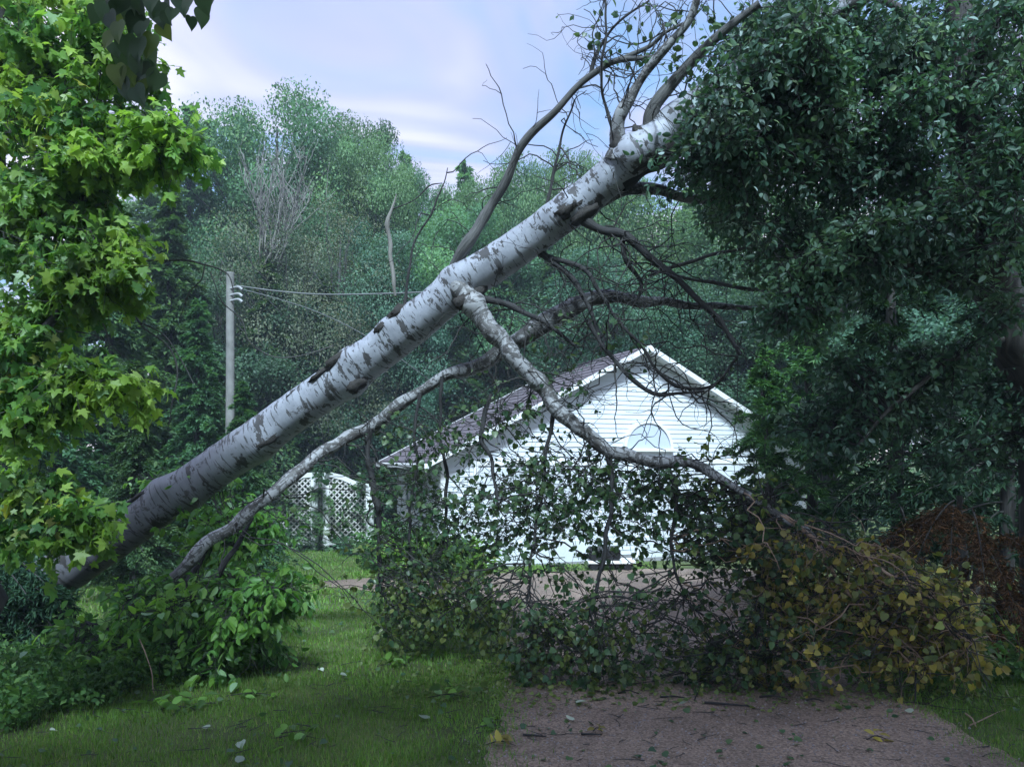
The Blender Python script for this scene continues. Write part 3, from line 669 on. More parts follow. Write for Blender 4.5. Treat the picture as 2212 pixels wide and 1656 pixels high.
bl('up3', [(1340, 132, 6.4), (1400, 100, 6.4), (1440, 70, 6.3), (1500, 40, 6.3)], [6, 5, 4, 3], 'grey_limb')
bl('upright_twig', [(1328, 285, 6.4), (1308, 235, 6.4), (1298, 180, 6.4), (1302, 110, 6.4), (1310, 50, 6.4), (1303, -20, 6.4)], [5, 4, 3.5, 3.5, 3, 3], 'dark_limb')
bl('fork_left', [(1335, 345, 6.48), (1338, 285, 6.42), (1352, 225, 6.35), (1390, 160, 6.3), (1440, 100, 6.2), (1490, 40, 6.1), (1520, -30, 6.0)], [30, 19, 14, 12, 11, 10, 8], 'birch_limb', 14)
bl('fork_mid', [(1385, 330, 6.45), (1400, 275, 6.4), (1412, 235, 6.35), (1450, 180, 6.3), (1505, 118, 6.2), (1565, 65, 6.1), (1640, 10, 6.0)], [34, 22, 16, 15, 14, 12, 9], 'grey_limb', 14)
bl('top', [(1350, 355, 6.5), (1400, 310, 6.45), (1460, 258, 6.4), (1545, 195, 6.3), (1650, 130, 6.2), (1760, 60, 6.1), (1880, -20, 6.0)], [36, 38, 35, 31, 28, 25, 20], 'birch_top', 20)
bl('under', [(1330, 395, 6.55), (1400, 355, 6.6), (1470, 320, 6.7), (1560, 240, 6.8), (1700, 160, 6.9)], [26, 26, 22, 18, 12], 'dark_limb', 12)
bl('white_low', [(1225, 462, 6.7), (1300, 430, 6.75), (1380, 405, 6.8), (1470, 425, 6.9), (1600, 440, 7.0)], [20, 16, 15, 12, 8], 'birch_limb', 12)
bl('dark1', [(1255, 470, 6.6), (1290, 490, 6.55), (1350, 512, 6.5), (1410, 560, 6.45), (1480, 620, 6.4), (1550, 690, 6.35), (1600, 765, 6.3)], [13, 11, 11, 9, 8, 7, 5], 'dark_limb')
bl('dark2', [(1160, 545, 6.85), (1220, 585, 6.8), (1262, 640, 6.75), (1285, 700, 6.7), (1300, 760, 6.7)], [9, 7, 6, 5, 3], 'dark_limb')
bl('dark3', [(1025, 640, 7.0), (1090, 655, 6.95), (1140, 680, 6.9), (1190, 705, 6.85), (1240, 745, 6.85)], [11, 8, 7, 6, 4], 'dark_limb')
bl('dark4', [(1345, 510, 6.5), (1350, 560, 6.55), (1385, 610, 6.6), (1372, 660, 6.6)], [6, 6, 5, 3], 'dark_limb')
bl('dark5', [(1170, 552, 6.85), (1260, 580, 6.7), (1300, 640, 6.6), (1330, 690, 6.6), (1380, 740, 6.55), (1420, 800, 6.5), (1475, 838, 6.5), (1540, 830, 6.45), (1595, 770, 6.4)], [7, 6, 5, 4, 4, 4, 5, 4, 3], 'dark_limb')
bl('dark6', [(1270, 690, 6.6), (1300, 745, 6.6), (1340, 795, 6.55), (1405, 845, 6.5), (1470, 852, 6.45), (1520, 845, 6.4)], [6, 5, 5, 6, 4, 3], 'dark_limb')
bl('snag', [(853, 640, 7.2), (850, 590, 7.2), (843, 540, 7.2), (840, 480, 7.2), (856, 420, 7.2)], [3, 5, 5, 5.5, 1.2], 'pale_twig')
bl('snag2', [(873, 655, 7.1), (884, 570, 7.1), (905, 500, 7.1), (940, 448, 7.1), (967, 362, 7.1)], [4, 3, 2.5, 2.5, 1], 'dark_limb')
bl('snag3', [(848, 452, 7.2), (890, 432, 7.2), (925, 402, 7.2), (955, 395, 7.2)], [1.8, 1.6, 1.6, 1], 'dark_limb')
bl('upcurl', [(1180, 455, 6.75), (1190, 395, 6.75), (1200, 350, 6.75), (1213, 300, 6.75), (1240, 215, 6.7)], [5, 4, 4, 3, 2], 'dark_limb')
bl('hang1', [(1062, 850, 7.0), (1045, 900, 6.98), (1040, 950, 6.95), (1062, 1000, 6.9), (1075, 1090, 6.85)], [6, 6, 6, 5, 3], 'dark_limb')
bl('hang2', [(905, 845, 7.3), (895, 930, 7.3), (900, 1010, 7.35), (885, 1110, 7.4), (890, 1230, 7.4)], [5, 4, 4, 4, 3], 'dark_limb')
bl('hang3', [(800, 925, 7.4), (793, 990, 7.4), (812, 1080, 7.4), (818, 1170, 7.4), (815, 1270, 7.4)], [7, 6, 9, 6, 4], 'dark_limb')
bl('hang4', [(955, 815, 7.3), (950, 930, 7.35), (965, 1040, 7.4), (955, 1180, 7.45)], [5, 4, 5, 3], 'dark_limb')
bl('hang5', [(1310, 965, 6.65), (1320, 1060, 6.6), (1310, 1150, 6.5), (1295, 1240, 6.45), (1270, 1330, 6.4)], [7, 6, 6, 5, 3], 'dark_limb')
bl('hang6', [(1440, 998, 6.55), (1460, 1080, 6.5), (1450, 1190, 6.4), (1480, 1290, 6.3)], [6, 5, 4, 3], 'dark_limb')
bl('hang7', [(1200, 880, 6.75), (1180, 960, 6.8), (1170, 1060, 6.8), (1150, 1180, 6.7), (1140, 1300, 6.6)], [6, 5, 4, 4, 3], 'dark_limb')
bl('hang8', [(1600, 1062, 6.4), (1640, 1180, 6.3), (1650, 1290, 6.2), (1630, 1400, 6.1)], [5, 5, 4, 3], 'dark_limb')
bl('right1', [(1640, 1090, 6.35), (1700, 1120, 6.25), (1760, 1165, 6.1), (1850, 1192, 5.95), (1930, 1245, 5.8), (2010, 1292, 5.7)], [5, 5, 6, 4, 4, 3], 'tan_twig')
bl('right2', [(1760, 1165, 6.1), (1800, 1240, 6.0), (1850, 1300, 5.9), (1890, 1350, 5.85), (1960, 1430, 5.8), (2000, 1470, 5.75)], [5, 5, 4, 4, 3, 2], 'tan_twig')
bl('right3', [(1850, 1192, 5.95), (1920, 1270, 5.85), (2010, 1330, 5.7), (2100, 1390, 5.6)], [3, 3, 3, 2], 'tan_twig')
bl('right4', [(1960, 1270, 5.75), (1990, 1300, 5.7), (2000, 1340, 5.7)], [2.5, 2.5, 1.5], 'tan_twig')
bl('pale1', [(1400, 598, 7.3), (1480, 570, 7.2), (1560, 545, 7.1), (1620, 530, 7.0)], [3, 5, 5, 3], 'grey_limb')
bl('pale2', [(1400, 585, 7.3), (1480, 600, 7.3), (1560, 615, 7.3), (1660, 628, 7.3)], [3, 4, 5, 5], 'grey_limb')

allq = np.concatenate(list(LIMBS.values()))
# bare curling twigs
st, dd = [], []
for k_, nn in (('dark1', 22), ('dark2', 12), ('dark3', 12), ('dark4', 12), ('dark5', 22), ('dark6', 14), ('down', 40), ('stem', 34), ('up', 16), ('up2', 7), ('up3', 8), ('upright_twig', 8), ('fork_left', 10), ('fork_mid', 14), ('hang1', 8), ('hang2', 8), ('hang3', 8), ('upcurl', 8), ('snag2', 3), ('right1', 8), ('right2', 8), ('right3', 6), ('under', 8), ('white_low', 10)):
    nn = int(nn * 1.6); qk = LIMBS[k_]; ii = rng.integers(2, len(qk), nn); st.append(qk[ii]); up = 1.0 if k_.startswith('up') or k_.startswith('fork') else -.25
    dd.append(np.stack([rng.normal(.15, .7, nn), rng.normal(-.1, .45, nn), rng.normal(up * .5, .6, nn)], -1))
st = np.concatenate(st); dd = np.concatenate(dd); ln = rng.uniform(.25, 1.0, len(st))
Tw = grow(st, dd, ln, 12, .05, .28)
Tw[..., 2] = np.maximum(Tw[..., 2], gz(Tw[..., 1]) + .02)
rad = np.linspace(1, .35, 12)[None] * rng.uniform(.0035, .0085, len(st))[:, None]
V1, F1, b1 = tubes(Tw, rad, 4)
s2 = Tw[:, 6]; Tw2 = grow(s2, nrm(rng.normal(0, 1, s2.shape)) + (Tw[:, 7] - Tw[:, 6]) * 10, ln * .5, 8, .06, .3); V2, F2, b2 = tubes(Tw2, np.linspace(1, .4, 8)[None] * .0032 * np.ones((len(s2), 1)), 4)
V, F = join([(V1, F1), (V2, F2)])
obj('bare_twigs', mesh_np('bare_twigs', V, F, {'bc': ('FLOAT_VECTOR', np.concatenate([b1, b2]))}, True), M['twig'], birch, 'stuff')

# leafy sprigs hanging from the limbs down to the ground
boxes = [(815, 960, 1170, 1410, 7.0, 7.9, 30), (830, 960, 1010, 1170, 7.0, 7.9, 9), (950, 1095, 1130, 1400, 6.9, 7.8, 34), (950, 1095, 1010, 1130, 6.9, 7.8, 15), (1090, 1350, 1020, 1200, 6.5, 7.3, 48), (1350, 1600, 1020, 1210, 6.3, 7.1, 46), (1100, 1330, 1200, 1470, 6.1, 7.0, 14), (1330, 1600, 1210, 1470, 6.0, 6.8, 15), (1580, 1700, 1130, 1470, 5.9, 6.7, 40),
         (1240, 1340, 770, 880, 6.5, 6.7, 5), (870, 1010, 920, 1010, 7.1, 7.4, 10), (1070, 1190, 860, 960, 6.8, 7.0, 8), (1100, 1240, 1400, 1470, 6.1, 6.4, 14), (1230, 1360, 1380, 1480, 6.0, 6.4, 14), (1560, 1750, 1400, 1480, 5.95, 6.4, 16)]
boxes_o = [(1640, 1800, 1160, 1470, 5.8, 6.6, 38), (1790, 1960, 1200, 1460, 5.7, 6.5, 46), (1940, 2080, 1240, 1450, 5.6, 6.4, 38), (2050, 2140, 1310, 1440, 5.6, 6.3, 16)]
def sprigs(boxes, mat, single, size, nleaf, seedname, nsub=6):
    tg = np.concatenate([PX(np.stack([rng.uniform(b[0], b[1], b[6]), rng.uniform(b[2], b[3], b[6]), rng.uniform(b[4], b[5], b[6])], -1)) for b in boxes])
    tg[:, 2] = np.maximum(tg[:, 2], gz(tg[:, 1]) + .04)
    # anchor: a limb point above or beside the target
    sh_ = np.stack([rng.choice([-1, 1], len(tg)) * rng.uniform(.2, 1.1, len(tg)), rng.normal(0, .3, len(tg)), rng.uniform(.1, .6, len(tg))], -1)
    D = np.linalg.norm(allq[None] - (tg + sh_)[:, None], axis=-1) + rng.random((len(tg), len(allq))) * .5
    an = allq[D.argmin(1)]
    Q = bez(an, tg, .12, 10, .05, .2); Q[..., 2] = np.maximum(Q[..., 2], gz(Q[..., 1]) + .02)
    V1, F1, b1 = tubes(Q, np.linspace(1, .4, 10)[None] * rng.uniform(.004, .009, len(tg))[:, None], 4)
    idx = rng.integers(5, 10, (len(tg), nsub)); s = Q[np.arange(len(tg))[:, None], idx].reshape(-1, 3)
    d = rng.normal(0, 1, s.shape) * np.array([1.1, .9, .7]) + np.array([0, 0, -.1])
    G = grow(s, d, rng.uniform(.14, .46, len(s)), 6, .10, .30); G[..., 2] = np.maximum(G[..., 2], gz(G[..., 1]) + .02)
    V2, F2, b2 = tubes(G, np.linspace(1, .5, 6)[None] * .0028 * np.ones((len(s), 1)), 3, cap=False)
    V, F = join([(V1, F1), (V2, F2)])
    obj('leafy_twigs', mesh_np('leafy_twigs', V, F, {'bc': ('FLOAT_VECTOR', np.concatenate([b1, b2]))}, True), M[seedname], birch, 'stuff')
    T1, R1, S1 = leaves_on(G, nleaf, .2, size, up=.35, droop=.6, side=.9, svar=.45)
    T1[:, 2] = np.maximum(T1[:, 2], gz(T1[:, 1]) + .03)
    foliage(birch, T1, R1, S1, POP, mat, single)
sprigs([b[:6] + (int(b[6] * .95),) for b in boxes], M['pop'], 150, .047, 4, 'twig', 8)
low = [(815, 1080, 1240, 1420, 7.0, 7.8, 40), (1080, 1250, 1400, 1480, 6.1, 6.6, 14), (1230, 1380, 1410, 1480, 6.0, 6.4, 10), (1480, 1640, 1400, 1480, 6.0, 6.5, 13), (1480, 1640, 1040, 1200, 6.3, 7.0, 16)]
sprigs(low, M['pop_mid'], 0, .047, 4, 'twig', 7)
sprigs([b[:6] + (int(b[6] * .8),) for b in boxes_o], M['pop_olive'], 150, .047, 4, 'tan_twig', 6)
sprigs([b[:6] + (b[6] // 2,) for b in boxes_o], M['pop_mid'], 0, .046, 4, 'twig', 6)
# small leaf tufts high on the upper twigs
s = np.concatenate([LIMBS['up2'][8:], LIMBS['up3'][8:], LIMBS['upright_twig'][22:], LIMBS['fork_left'][28:]]); s = s[rng.integers(0, len(s), 46)]
G = grow(s, rng.normal(0, 1, s.shape), rng.uniform(.15, .5, len(s)), 6, .1, .3); V, F, b = tubes(G, np.full((len(s), 6), .0025), 3, cap=False)
obj('leafy_twigs', mesh_np('leafy_twigs', V, F, {'bc': ('FLOAT_VECTOR', b)}), M['twig'], birch, 'stuff')
foliage(birch, *leaves_on(G, 3, .3, .05, up=.2, droop=.7), POP, M['pop'])

# ------------------------------------------------------------------ hand-shaped near crowns
def crown(parent, limbs_q, boxes, mat, tm, size, nsub, nleaf, single, twigmat, sub_len=(.15, .45), up=.6, droop=.4, sag=.12, tw_r=.006, spread=0, grav=.18, clus=1.0):
    tg = np.concatenate([PX(np.stack([rng.uniform(b[0], b[1], b[6]), rng.uniform(b[2], b[3], b[6]), rng.uniform(b[4], b[5], b[6])], -1)) for b in boxes])
    tg[:, 2] = np.maximum(tg[:, 2], gz(tg[:, 1]) + .05)
    if clus:
        cen = tg[rng.choice(len(tg), max(4, len(tg) // 7), replace=False)]; jj = np.linalg.norm(cen[None] - tg[:, None], axis=-1).argmin(1)
        tg = tg + (cen[jj] - tg) * np.array([.35, .35, .62]) * clus
    D = np.linalg.norm(limbs_q[None] - tg[:, None], axis=-1); an = limbs_q[D.argmin(1)]
    Q = bez(an, tg, sag, 8, .03)
    V1, F1, b1 = tubes(Q, np.linspace(1, .45, 8)[None] * rng.uniform(.6, 1.3, len(tg))[:, None] * tw_r, 4)
    idx = rng.integers(2, 8, (len(tg), nsub)); s = Q[np.arange(len(tg))[:, None], idx].reshape(-1, 3)
    d = rng.normal(0, 1, s.shape) * np.array([1, 1, .6])
    G = grow(s, d, rng.uniform(*sub_len, len(s)), 5, grav, .2)
    V2, F2, b2 = tubes(G, np.linspace(1, .5, 5)[None] * .0028 * np.ones((len(s), 1)), 3, cap=False)
    V, F = join([(V1, F1), (V2, F2)])
    obj('twigs', mesh_np('twigs', V, F, {'bc': ('FLOAT_VECTOR', np.concatenate([b1, b2]))}, True), M[twigmat], parent, 'stuff')
    T1, R1, S1 = leaves_on(G, nleaf, .15, size, up=up, droop=droop, spread=spread, svar=.45)
    T1[:, 2] = np.maximum(T1[:, 2], gz(T1[:, 1]) + .03)
    foliage(parent, T1, R1, S1, tm, mat, single, rnd=np.clip(.5 + .55 * vnoise(T1, 2.6, 2) + .5 * (rng.random(len(T1)) - .5), 0, .999))

# maple on the left
mb = np.array([-3.9, 5.4, 0]); mb[2] = gz(mb[1])
maple = root('maple_tree', mb, 'bright yellow green maple filling the left edge above the birch base', 'tree')
_, q0 = limb('trunk', maple, [mb, mb + (.1, 0, 1.5), mb + (0, .1, 3), mb + (.15, .1, 5), mb + (.1, .2, 7)], [.2, .17, .15, .11, .06], M['trunk'], sides=12)
MQ = [q0]
for pts, px in (([(-110, 560, 5.4), (60, 430, 5.2), (200, 370, 5.0), (330, 330, 4.9), (400, 310, 4.85)], [16, 11, 8, 5, 3]),
                ([(-110, 300, 5.4), (40, 200, 5.3), (180, 130, 5.2), (300, 90, 5.1)], [14, 10, 7, 4]),
                ([(-110, 820, 5.4), (20, 775, 5.1), (90, 715, 4.95), (130, 650, 4.9), (190, 590, 4.8), (270, 545, 4.8)], [14, 11, 10, 8, 5, 3]),
                ([(-110, 900, 5.4), (60, 850, 5.1), (200, 830, 4.9), (300, 835, 4.8)], [11, 8, 5, 3]),
                ([(-110, 1080, 5.4), (30, 1060, 5.1), (120, 1080, 4.9), (200, 1120, 4.8)], [10, 7, 5, 3]),
                ([(-110, 60, 5.5), (60, -10, 5.5), (200, -40, 5.4)], [12, 9, 6])):
    MQ.append(limb('branch', maple, PX(pts), pr(pts, px), M['dark_limb'], sides=8)[1])
for pts, px in (([(290, 565, 5.6), (345, 563, 5.6), (400, 562, 5.6), (440, 572, 5.6), (490, 590, 5.6), (505, 625, 5.6)], [2.5, 3, 3, 3, 2.5, 1.5]), ([(445, 572, 5.6), (435, 605, 5.6), (405, 635, 5.6), (385, 700, 5.6)], [2, 2, 1.8, 1]),
                ([(270, 590, 5.5), (285, 660, 5.5), (310, 705, 5.5), (360, 745, 5.5), (383, 800, 5.5), (370, 880, 5.5), (360, 930, 5.5)], [3, 3, 3, 3, 2.5, 2, 1]), ([(305, 695, 5.5), (350, 720, 5.5), (380, 760, 5.5), (420, 830, 5.5)], [2.5, 2.5, 2, 1]),
                ([(100, 715, 4.95), (180, 720, 5.0), (230, 740, 5.0), (290, 785, 5.0)], [3, 2.5, 2, 1.2]), ([(150, 640, 4.9), (215, 690, 4.95), (235, 740, 5), (240, 790, 5)], [3, 2.5, 2, 1]),
                ([(455, 590, 5.7), (480, 650, 5.7), (520, 690, 5.7), (540, 740, 5.7), (590, 770, 5.8), (650, 770, 5.8), (720, 745, 5.9)], [1.6, 1.8, 1.8, 1.8, 2, 2, 2])):
    limb('bare_branch', maple, PX(pts), pr(pts, px) * .7, M['grey_limb'], sides=6, wob=.006)
crown(maple, np.concatenate(MQ), [(-60, 180, -40, 260, 4.9, 5.9, 58), (150, 330, -20, 240, 5.0, 5.8, 26), (-40, 200, 200, 420, 4.7, 5.7, 52), (180, 340, 230, 380, 4.7, 5.4, 30), (300, 405, 290, 345, 4.7, 5.1, 13), (-40, 180, 450, 690, 4.6, 5.5, 42), (140, 290, 460, 550, 4.6, 5.2, 22), (200, 300, 590, 650, 4.6, 4.9, 8), (90, 150, 600, 690, 4.8, 5.2, 8),
     (-40, 90, 680, 960, 4.6, 5.5, 24), (60, 190, 800, 880, 4.6, 5.1, 15), (180, 300, 815, 860, 4.6, 4.9, 10), (-40, 110, 960, 1180, 4.6, 5.3, 28), (90, 205, 1080, 1160, 4.6, 4.9, 15), (10, 150, 1150, 1215, 4.7, 5.0, 12), (40, 130, 960, 1020, 4.8, 5.1, 10)],
      M['maple'], MAP, .060, 8, 7, 300, 'twig', up=.7, droop=.85, sub_len=(.12, .36))

# poplar whose branch hangs into the top left corner; its unseen crown is shaped to shade the foreground
pbx = np.array([2.2, -5.5, 0.0]); pbx[2] = gz(pbx[1])
poplar = root('overhanging_poplar', pbx, 'dark heart shaped poplar leaves hanging into the top left corner', 'tree')
limb('trunk', poplar, [pbx, pbx + (0, .1, 2.5), pbx + (-.1, .3, 5), pbx + (-.1, .6, 8)], [.24, .2, .17, .1], M['trunk'], sides=12)
_, pq1 = limb('branch', poplar, [pbx + (-.1, .3, 4.6), np.array([-.3, -1.5, 5.6]), np.array([-1.2, 1.2, 4.9]), P(300, -140, 2.75), P(288, -30, 2.7)], [.09, .06, .03, .007, .005], M['grey_limb'])
_, pq2 = limb('branch', poplar, PX([(288, -30, 2.7), (285, 60, 2.68), (292, 130, 2.65), (300, 205, 2.63)]), [.005, .004, .003, .002], M['grey_limb'], sides=6, wob=.003)
_, pq3 = limb('branch', poplar, PX([(300, -140, 2.75), (350, -60, 2.7), (400, -15, 2.66), (455, 5, 2.63)]), [.005, .004, .003, .002], M['grey_limb'], sides=6, wob=.003)
hl = [(240, 30, 50), (262, 15, 52), (215, 10, 48), (300, 25, 50), (330, 10, 50), (360, 15, 46), (385, 20, 44), (285, 45, 50), (255, 70, 48), (310, 70, 50), (340, 45, 46), (270, 100, 52), (330, 100, 54), (300, 110, 56), (262, 130, 46), (345, 70, 40), (322, 130, 50), (290, 145, 46),
      (250, 165, 52), (283, 170, 48), (325, 165, 50), (345, 180, 50), (265, 195, 50), (290, 212, 50), (320, 215, 52), (300, 185, 40), (235, 50, 46), (225, 25, 46), (375, 35, 36), (395, 5, 40), (410, 15, 44), (435, 8, 46), (455, 10, 44), (412, 50, 30), (435, 40, 40), (348, 25, 44), (280, 0, 50), (320, -5, 50), (250, 0, 48), (208, 35, 40), (240, 90, 40), (355, 40, 38), (300, 55, 50), (275, 30, 50), (245, 110, 40), (310, 150, 44)]
me = mesh_np('leaf', *tmpl_heart(), smooth=True); me.materials.append(M['over'])
for i, (x, y, s) in enumerate(hl):
    Y = 2.64 + rng.uniform(-.09, .09); p = P(x, y - s * .45, Y); S = s * Y / F0 * .95
    tip = np.array([[rng.normal(0, .35), rng.normal(0, .3), -1.0]]); nm = np.array([[rng.normal(0, .5), -1.0, rng.normal(.3, .3)]]); Rm = frames(tip, nm)[0]
    o = bpy.data.objects.new('leaf', me); COL.objects.link(o); o.parent = poplar; o.matrix_parent_inverse = Matrix.Translation(poplar.location).inverted()
    o.matrix_basis = Matrix([[*(Rm[r_] * S), p[r_]] for r_ in range(3)] + [[0, 0, 0, 1]])
n = 32000                                                 # unseen crown added over and behind the viewpoint for foreground shade
c = np.stack([rng.uniform(-4.5, 9, n), rng.uniform(-8, 5.2, n), rng.uniform(3.6, 11, n)], -1)
c = c[(vnoise(c, .9, 3) > -.4)]; yg = c[:, 1] + (c[:, 2] + .3) / math.tan(SUN_EL)
c = c[(c[:, 2] > 3.3 + .78 * np.maximum(c[:, 1], 0)) & (yg < np.where(c[:, 0] < -1.2, 5.6, np.where(c[:, 0] > 1.6, 8.8, 7.0)))]  # crown cut along the sun's slope to set where its shade falls
foliage(poplar, c, frames(rng.normal(0, 1, c.shape) + (0, 0, -.5), rng.normal(0, .6, c.shape) + (0, 0, 1)), rng.uniform(.16, .26, len(c)), POP, M['over'])
for k in range(14):
    a = pbx + (-.1, .4, rng.uniform(3.6, 7)); e = np.array([rng.uniform(-4, 7), rng.uniform(-8, 2), rng.uniform(5, 8.5)])
    limb('branch', poplar, [a, (a + e) / 2 + (0, 0, .5), e], [.07, .045, .015], M['grey_limb'], sides=6)

# big dark leafy tree on the right
rb = np.array([5.2, 7.3, 0]); rb[2] = gz(rb[1])
rt = root('leafy_tree', rb, 'huge dark tree with silvery leaves filling the upper right, catching the birch top', 'tree')
_, a0 = limb('trunk', rt, [rb, P(2260, 900, 7.0), P(2190, 720, 6.9), P(2145, 600, 6.8), P(2090, 420, 6.8), P(2080, 200, 6.8), P(2060, -200, 6.8)], [.26, .24, .21, .18, .15, .12, .07], M['trunk'], sides=14)
RQ = [a0]
for pts, px in (([(2130, 560, 6.8), (2020, 420, 6.5), (1880, 330, 6.3), (1720, 280, 6.2), (1560, 300, 6.1)], [22, 14, 10, 7, 4]), ([(2085, 330, 6.8), (1990, 200, 6.6), (1850, 120, 6.4), (1680, 90, 6.3)], [18, 12, 8, 4]),
                ([(2160, 650, 6.9), (2030, 600, 6.5), (1900, 560, 6.3), (1780, 570, 6.2), (1690, 640, 6.1)], [18, 12, 9, 6, 3]), ([(2080, 200, 6.8), (2150, 60, 6.4), (2230, -20, 6.2)], [14, 10, 6]), ([(2120, 520, 6.8), (2180, 380, 6.2), (2260, 280, 6.0)], [13, 9, 6]),
                ([(2190, 720, 6.9), (2080, 760, 6.6), (1960, 850, 6.5), (1850, 960, 6.5)], [12, 8, 5, 3]), ([(2100, 450, 6.8), (1950, 480, 7.4), (1780, 470, 7.8), (1600, 480, 7.9)], [14, 10, 7, 4]), ([(2070, 100, 6.8), (1900, 0, 7.4), (1720, -40, 7.6)], [12, 8, 4])):
    RQ.append(limb('branch', rt, PX(pts), pr(pts, px), M['trunk'], sides=8)[1])
crown(rt, np.concatenate(RQ), [(1580, 1780, -60, 160, 5.8, 7.2, 62), (1750, 2010, -60, 200, 5.6, 7.6, 100), (1990, 2280, -60, 220, 5.5, 7.6, 100), (1490, 1680, 190, 420, 5.9, 7.8, 60), (1660, 1900, 170, 420, 5.7, 7.6, 110), (1880, 2280, 190, 430, 5.5, 7.6, 140),
     (1440, 1600, 380, 480, 6.6, 8.0, 30), (1560, 1780, 400, 620, 5.9, 7.8, 76), (1760, 2000, 400, 640, 5.6, 7.6, 96), (1980, 2280, 420, 560, 5.6, 7.0, 60), (1640, 1800, 600, 760, 5.8, 7.2, 40), (1780, 2100, 640, 800, 6.4, 7.8, 60), (2130, 2280, 560, 700, 5.5, 6.2, 16), (1660, 1900, 760, 960, 6.8, 7.8, 50), (1880, 2280, 780, 1050, 6.9, 8.0, 80), (1500, 1600, 80, 200, 6.2, 7.2, 12), (1500, 1680, 130, 330, 5.4, 5.9, 44), (1640, 1830, 20, 200, 5.4, 5.9, 50), (1430, 1540, 260, 400, 5.9, 6.3, 16)],
      M['apple'], OVA, .057, 9, 6, 300, 'dark_limb', up=.7, droop=.35, sub_len=(.15, .42))

# ------------------------------------------------------------------ shrub under the trunk and plants at lower left
sb = GP(420, 1440); sh = root('leafy_shrub', sb, 'big leafy green shrub drooping under the leaning trunk on the lawn', 'shrub')
SQ = []
for pts, px in (([(380, 1450, 7.0), (330, 1370, 7.0), (290, 1310, 6.9), (270, 1280, 6.9)], [9, 8, 6, 3]), ([(390, 1450, 7.0), (430, 1330, 6.9), (480, 1230, 6.8), (520, 1160, 6.9), (545, 1120, 7.0)], [9, 8, 7, 5, 3]), ([(400, 1450, 7.0), (500, 1350, 6.8), (590, 1290, 6.6), (640, 1290, 6.5)], [8, 6, 4, 2]), ([(370, 1450, 7.0), (260, 1370, 6.9), (170, 1340, 6.8)], [8, 6, 3]), ([(395, 1450, 7), (410, 1260, 7.3), (480, 1140, 7.6), (560, 1110, 7.7)], [8, 7, 5, 3])):
    SQ.append(limb('stem', sh, PX(pts), pr(pts, px), M['dark_limb'], sides=7)[1])
crown(sh, np.concatenate(SQ), [(130, 330, 1320, 1460, 6.2, 7.2, 70), (300, 480, 1280, 1450, 6.1, 7.2, 80), (450, 600, 1200, 1440, 6.2, 7.1, 80), (400, 560, 1110, 1220, 7.4, 8.0, 46), (500, 590, 1090, 1190, 7.3, 8.0, 26), (270, 400, 1250, 1300, 6.9, 7.4, 16), (590, 660, 1270, 1310, 6.3, 6.7, 8), (260, 560, 1000, 1100, 8.6, 9.0, 16)],
      M['shrub'], OVA, .085, 6, 4, 300, 'twig', up=.6, droop=.8, sub_len=(.12, .4))
limb('stem', sh, PX([(300, 1380, 6.2), (325, 1440, 6.1), (330, 1490, 6.0), (352, 1526, 5.95)]), [.005, .005, .004, .002], M['tan_twig'], sides=6, wob=.004)

def weed_patch(name, label, boxes, mat, tm, size, n, cat='plant', up=.4):
    pts = np.concatenate([np.stack([rng.uniform(b[0], b[1], b[4]), rng.uniform(b[2], b[3], b[4]), np.zeros(b[4])], -1) for b in boxes]); pts[:, 2] = gz(pts[:, 1])
    o = root(name, pts.mean(0), label, cat)
    G = grow(pts, np.stack([rng.normal(0, .35, len(pts)), rng.normal(0, .35, len(pts)), np.ones(len(pts))], -1), rng.uniform(.4, 1.0, len(pts)) * n, 7, .09, .16)
    V, F, b = tubes(G, np.linspace(1, .4, 7)[None] * .004 * np.ones((len(pts), 1)), 3, cap=False)
    obj('stems', mesh_np('stems', V, F, {'bc': ('FLOAT_VECTOR', b)}), M['weed'], o, 'stuff')
    foliage(o, *leaves_on(G, 14, .1, size, up=up, droop=.1), tm, mat); return o
weed_patch('weed_patch', 'low dark green weeds spreading over the lawn at the lower left', [(-4.6, -3.0, 5.4, 7.0, 420), (-3.2, -2.3, 6.2, 7.2, 130), (-3.7, -3.2, 5.0, 5.6, 60)], M['weed'], DIA, .05, .42)
g1 = GP(760, 1200)
weed_patch('garden_shrub', 'bushy green shrub at the foot of the white lattice fence', [(-4.2, -3.3, 18.4, 19.2, 90)], M['far_teal'], DIA, .07, .55, 'shrub')
weed_patch('garden_shrub', 'leafy green shrub against the side wall of the white house', [(-3.0, -1.7, 15.2, 16.6, 220)], M['weed'], DIA, .11, 1.1, 'shrub')
weed_patch('tall_grass_clump', 'tall grassy clump in front of the house corner by the driveway', [(-2.4, -.6, 13.6, 14.8, 240)], M['grass'], FRO, .22, .75, 'grass clump')
weed_patch('shrub_bank', 'shadowed green undergrowth on the right beneath the dark tree', [(2.9, 5.6, 6.2, 7.4, 260), (3.4, 5.5, 7.0, 8.6, 200)], M['weed'], DIA, .06, .5)

